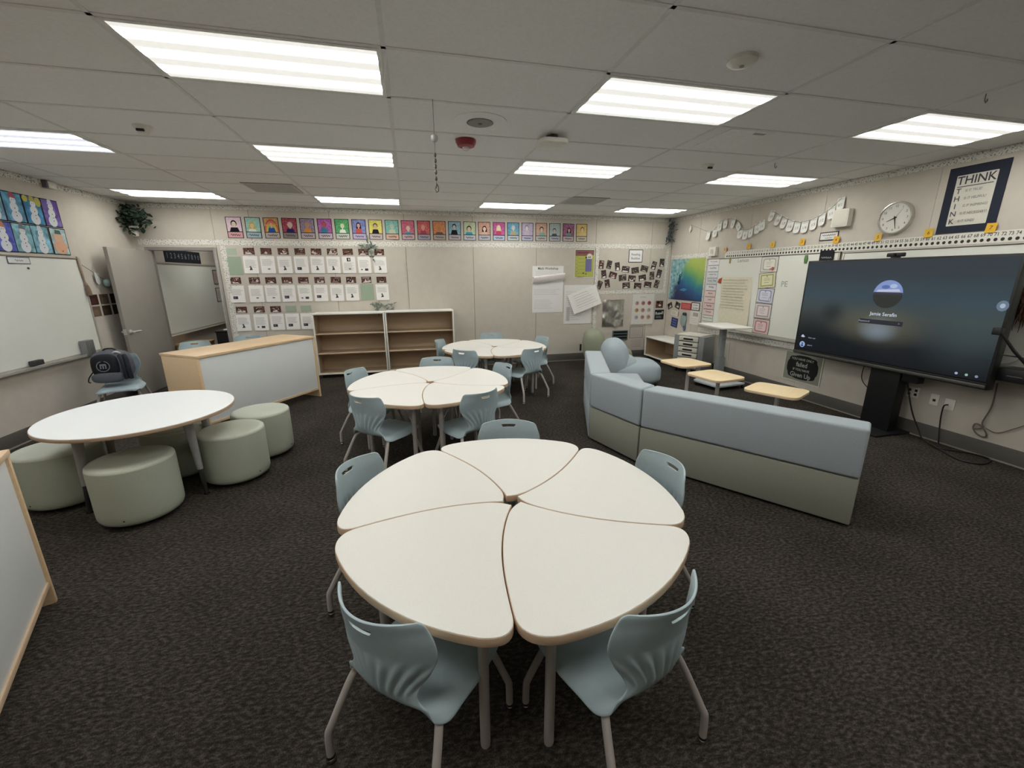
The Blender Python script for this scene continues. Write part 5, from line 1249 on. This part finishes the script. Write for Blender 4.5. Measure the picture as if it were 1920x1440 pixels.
for x, y, c in ((.33, -.225, '#9db3b0'), (.50, -.26, '#76868a'), (.62, -.27, '#8f9f9d')): MB().blob(x, y, .03, .05, .055, .04, 1, 18, .03, seed=int(x*50)).build('pompom', mat('pompom_'+c[1:], c, rough=.95, noise=.2, nscale=120, bump=.4, bscale=300), r, smooth=70)
for k in range(6):
    s = Sheet(.165, .132, ['#3a211c', '#5b4a40', '#331f1d', '#6a5748', '#3c332a', '#32241f'][k], .002); s.rect(-.06, -.05, .03, .02, ['#4a2a24', '#6a594e', '#402624', '#776454', '#4a4036', '#3e2c28'][k])
    tag(s.done('dark_photo', wall('left', 6.725+.205*(k % 3), 1.418-.152*(k//3), .003)), 'small dark brown photo beside the open door, %s row, %s from the whiteboard' % ('upper' if k < 3 else 'lower', ORD[k % 3]), 'photo', 'dark photos beside the door')
r = tag(empty('wall_sensor', M=wall('left', 6.45, 2.765, .006)), 'small white box at the top of the left wall', 'box')
MB().box(-.06, -.04, 0, .06, .035, .05).build('housing', OFFWHITE_PL, r, bevel=.006)
MB().box(-.085, -.042, -.002, -.06, .037, .045).build('end_cap', mat('dark_mount', '#55545a'), r, bevel=.003)

# ================================================================== ROOM BEYOND THE DOORWAY
def bwall(y, z, off=.003): return wall('left', y, z, off)
w = 2.45; h = 1.19
r = tag(empty('whiteboard', M=bwall(9.44, 1.335)), 'whiteboard seen through the open doorway', 'whiteboard', 'wall whiteboards')
MB().box(-w/2, -h/2, 0, w/2, h/2, .014).build('writing_surface', BOARD, r)
b = MB()
for q in ((-w/2-.02, -h/2-.02, w/2+.02, -h/2+.01), (-w/2-.02, h/2-.01, w/2+.02, h/2+.025), (w/2-.01, -h/2, w/2+.02, h/2)): b.box(q[0], q[1], 0, q[2], q[3], .025)
b.build('frame', ALU, r, bevel=.003)
MB().box(-w/2, -h/2-.035, 0, w/2, -h/2-.015, .08).build('marker_tray', MATS['tray_aluminium'], r, bevel=.003)
s = Sheet(1.30, .22, '#1e2026', .004)
for k in range(10): s.text(-.56+.124*k, .0, str((k+1) % 10), .13, '#7d8087')
tag(s.done('number_chart', bwall(9.30, 2.07)), 'black strip of white numerals above the whiteboard beyond the doorway', 'chart')
for z, c_ in ((1.70, '#b9a59c'), (1.33, '#c5c1bb')):
    s = Sheet(.22, .30, '#5a4f4d', .004); s.rect(-.095, -.135, .095, .135, c_); s.lines(-.06, .06, .06, -.06, 4, '#8a7f7a', .01)
    tag(s.done('pinned_paper', bwall(10.45, z, .024)), '%s paper pinned at the far end of the whiteboard beyond the doorway' % ('upper framed' if z > 1.5 else 'lower'), 'paper', 'papers beyond the doorway')
r = tag(empty('wooden_desk', (-3.86, 8.60, 0)), 'tan wooden cabinet desk seen through the doorway', 'desk')
WD = mat('oak_veneer', '#b08d58', rough=.5, noise=.1, nscale=5, stretch=(1, 1, 8))
MB().box(-.21, -.25, .53, .21, .25, .57).build('worktop', WD, r, bevel=.004)
MB().box(-.20, -.24, 0, .20, .24, .53).build('body', mat('oak_veneer_dark', '#9a7748', rough=.5, noise=.1, nscale=5), r, bevel=.003)
for k in range(2): MB().box(-.19+.195*k, -.252, .05, -.005+.195*k, -.24, .50).build('door', WD, r, bevel=.003)
r = tag(empty('storage_bin', (-3.34, 8.98, 0)), 'black bin cabinet with a white paper on it beyond the doorway', 'bin')
MB().box(-.24, -.22, 0, .24, .22, .70).build('body', mat('navy_black', '#0c0e15', rough=.6), r, bevel=.01)
MB().box(-.25, -.23, .70, .25, .23, .73).build('lid', BLACK, r, bevel=.008)
tag(MB().prism(rrect(-.14, -.1, .14, .1, .01), 0, .012).build('paper_stack', pm('#d3d3d2'), loc=(-3.36, 8.94, .73), rotz=.3), 'white papers lying on the black bin beyond the doorway', 'paper')

# ================================================================== CAMERA, VIEW
F_PX = 775.24
yaw, pitch, roll = .2338, -.2562, -.0045
cy, sy, cp, sp = math.cos(yaw), math.sin(yaw), math.cos(pitch), math.sin(pitch)
Fv = Vector((sy*cp, cy*cp, sp)); Rv = Vector((cy, -sy, 0)); Uv = Rv.cross(Fv)
cr_, sr_ = math.cos(roll), math.sin(roll)
R2, U2 = Rv*cr_+Uv*sr_, -Rv*sr_+Uv*cr_
cam = bpy.data.cameras.new('camera'); co = bpy.data.objects.new('camera', cam); C.objects.link(co)
cam.sensor_fit = 'HORIZONTAL'; cam.sensor_width = 36; cam.lens = F_PX/1920*36; cam.clip_start = .05; cam.clip_end = 60
Mx = Matrix((R2, U2, -Fv)).transposed().to_4x4(); Mx.translation = (0, 0, 1.703)
co.matrix_world = Mx
S.camera = co
w_ = bpy.data.worlds.new('world'); S.world = w_; w_.use_nodes = True
w_.node_tree.nodes['Background'].inputs['Color'].default_value = (.5, .5, .5, 1); w_.node_tree.nodes['Background'].inputs['Strength'].default_value = .0
vs = S.view_settings; vs.view_transform = 'Standard'; vs.look = 'None'; vs.gamma = 1; vs.use_curve_mapping = False
vs.exposure = EXPOSURE
S.cycles.use_denoising = True
S.cycles.max_bounces = 8; S.cycles.diffuse_bounces = 6; S.cycles.glossy_bounces = 3
S.cycles.sample_clamp_indirect = 6
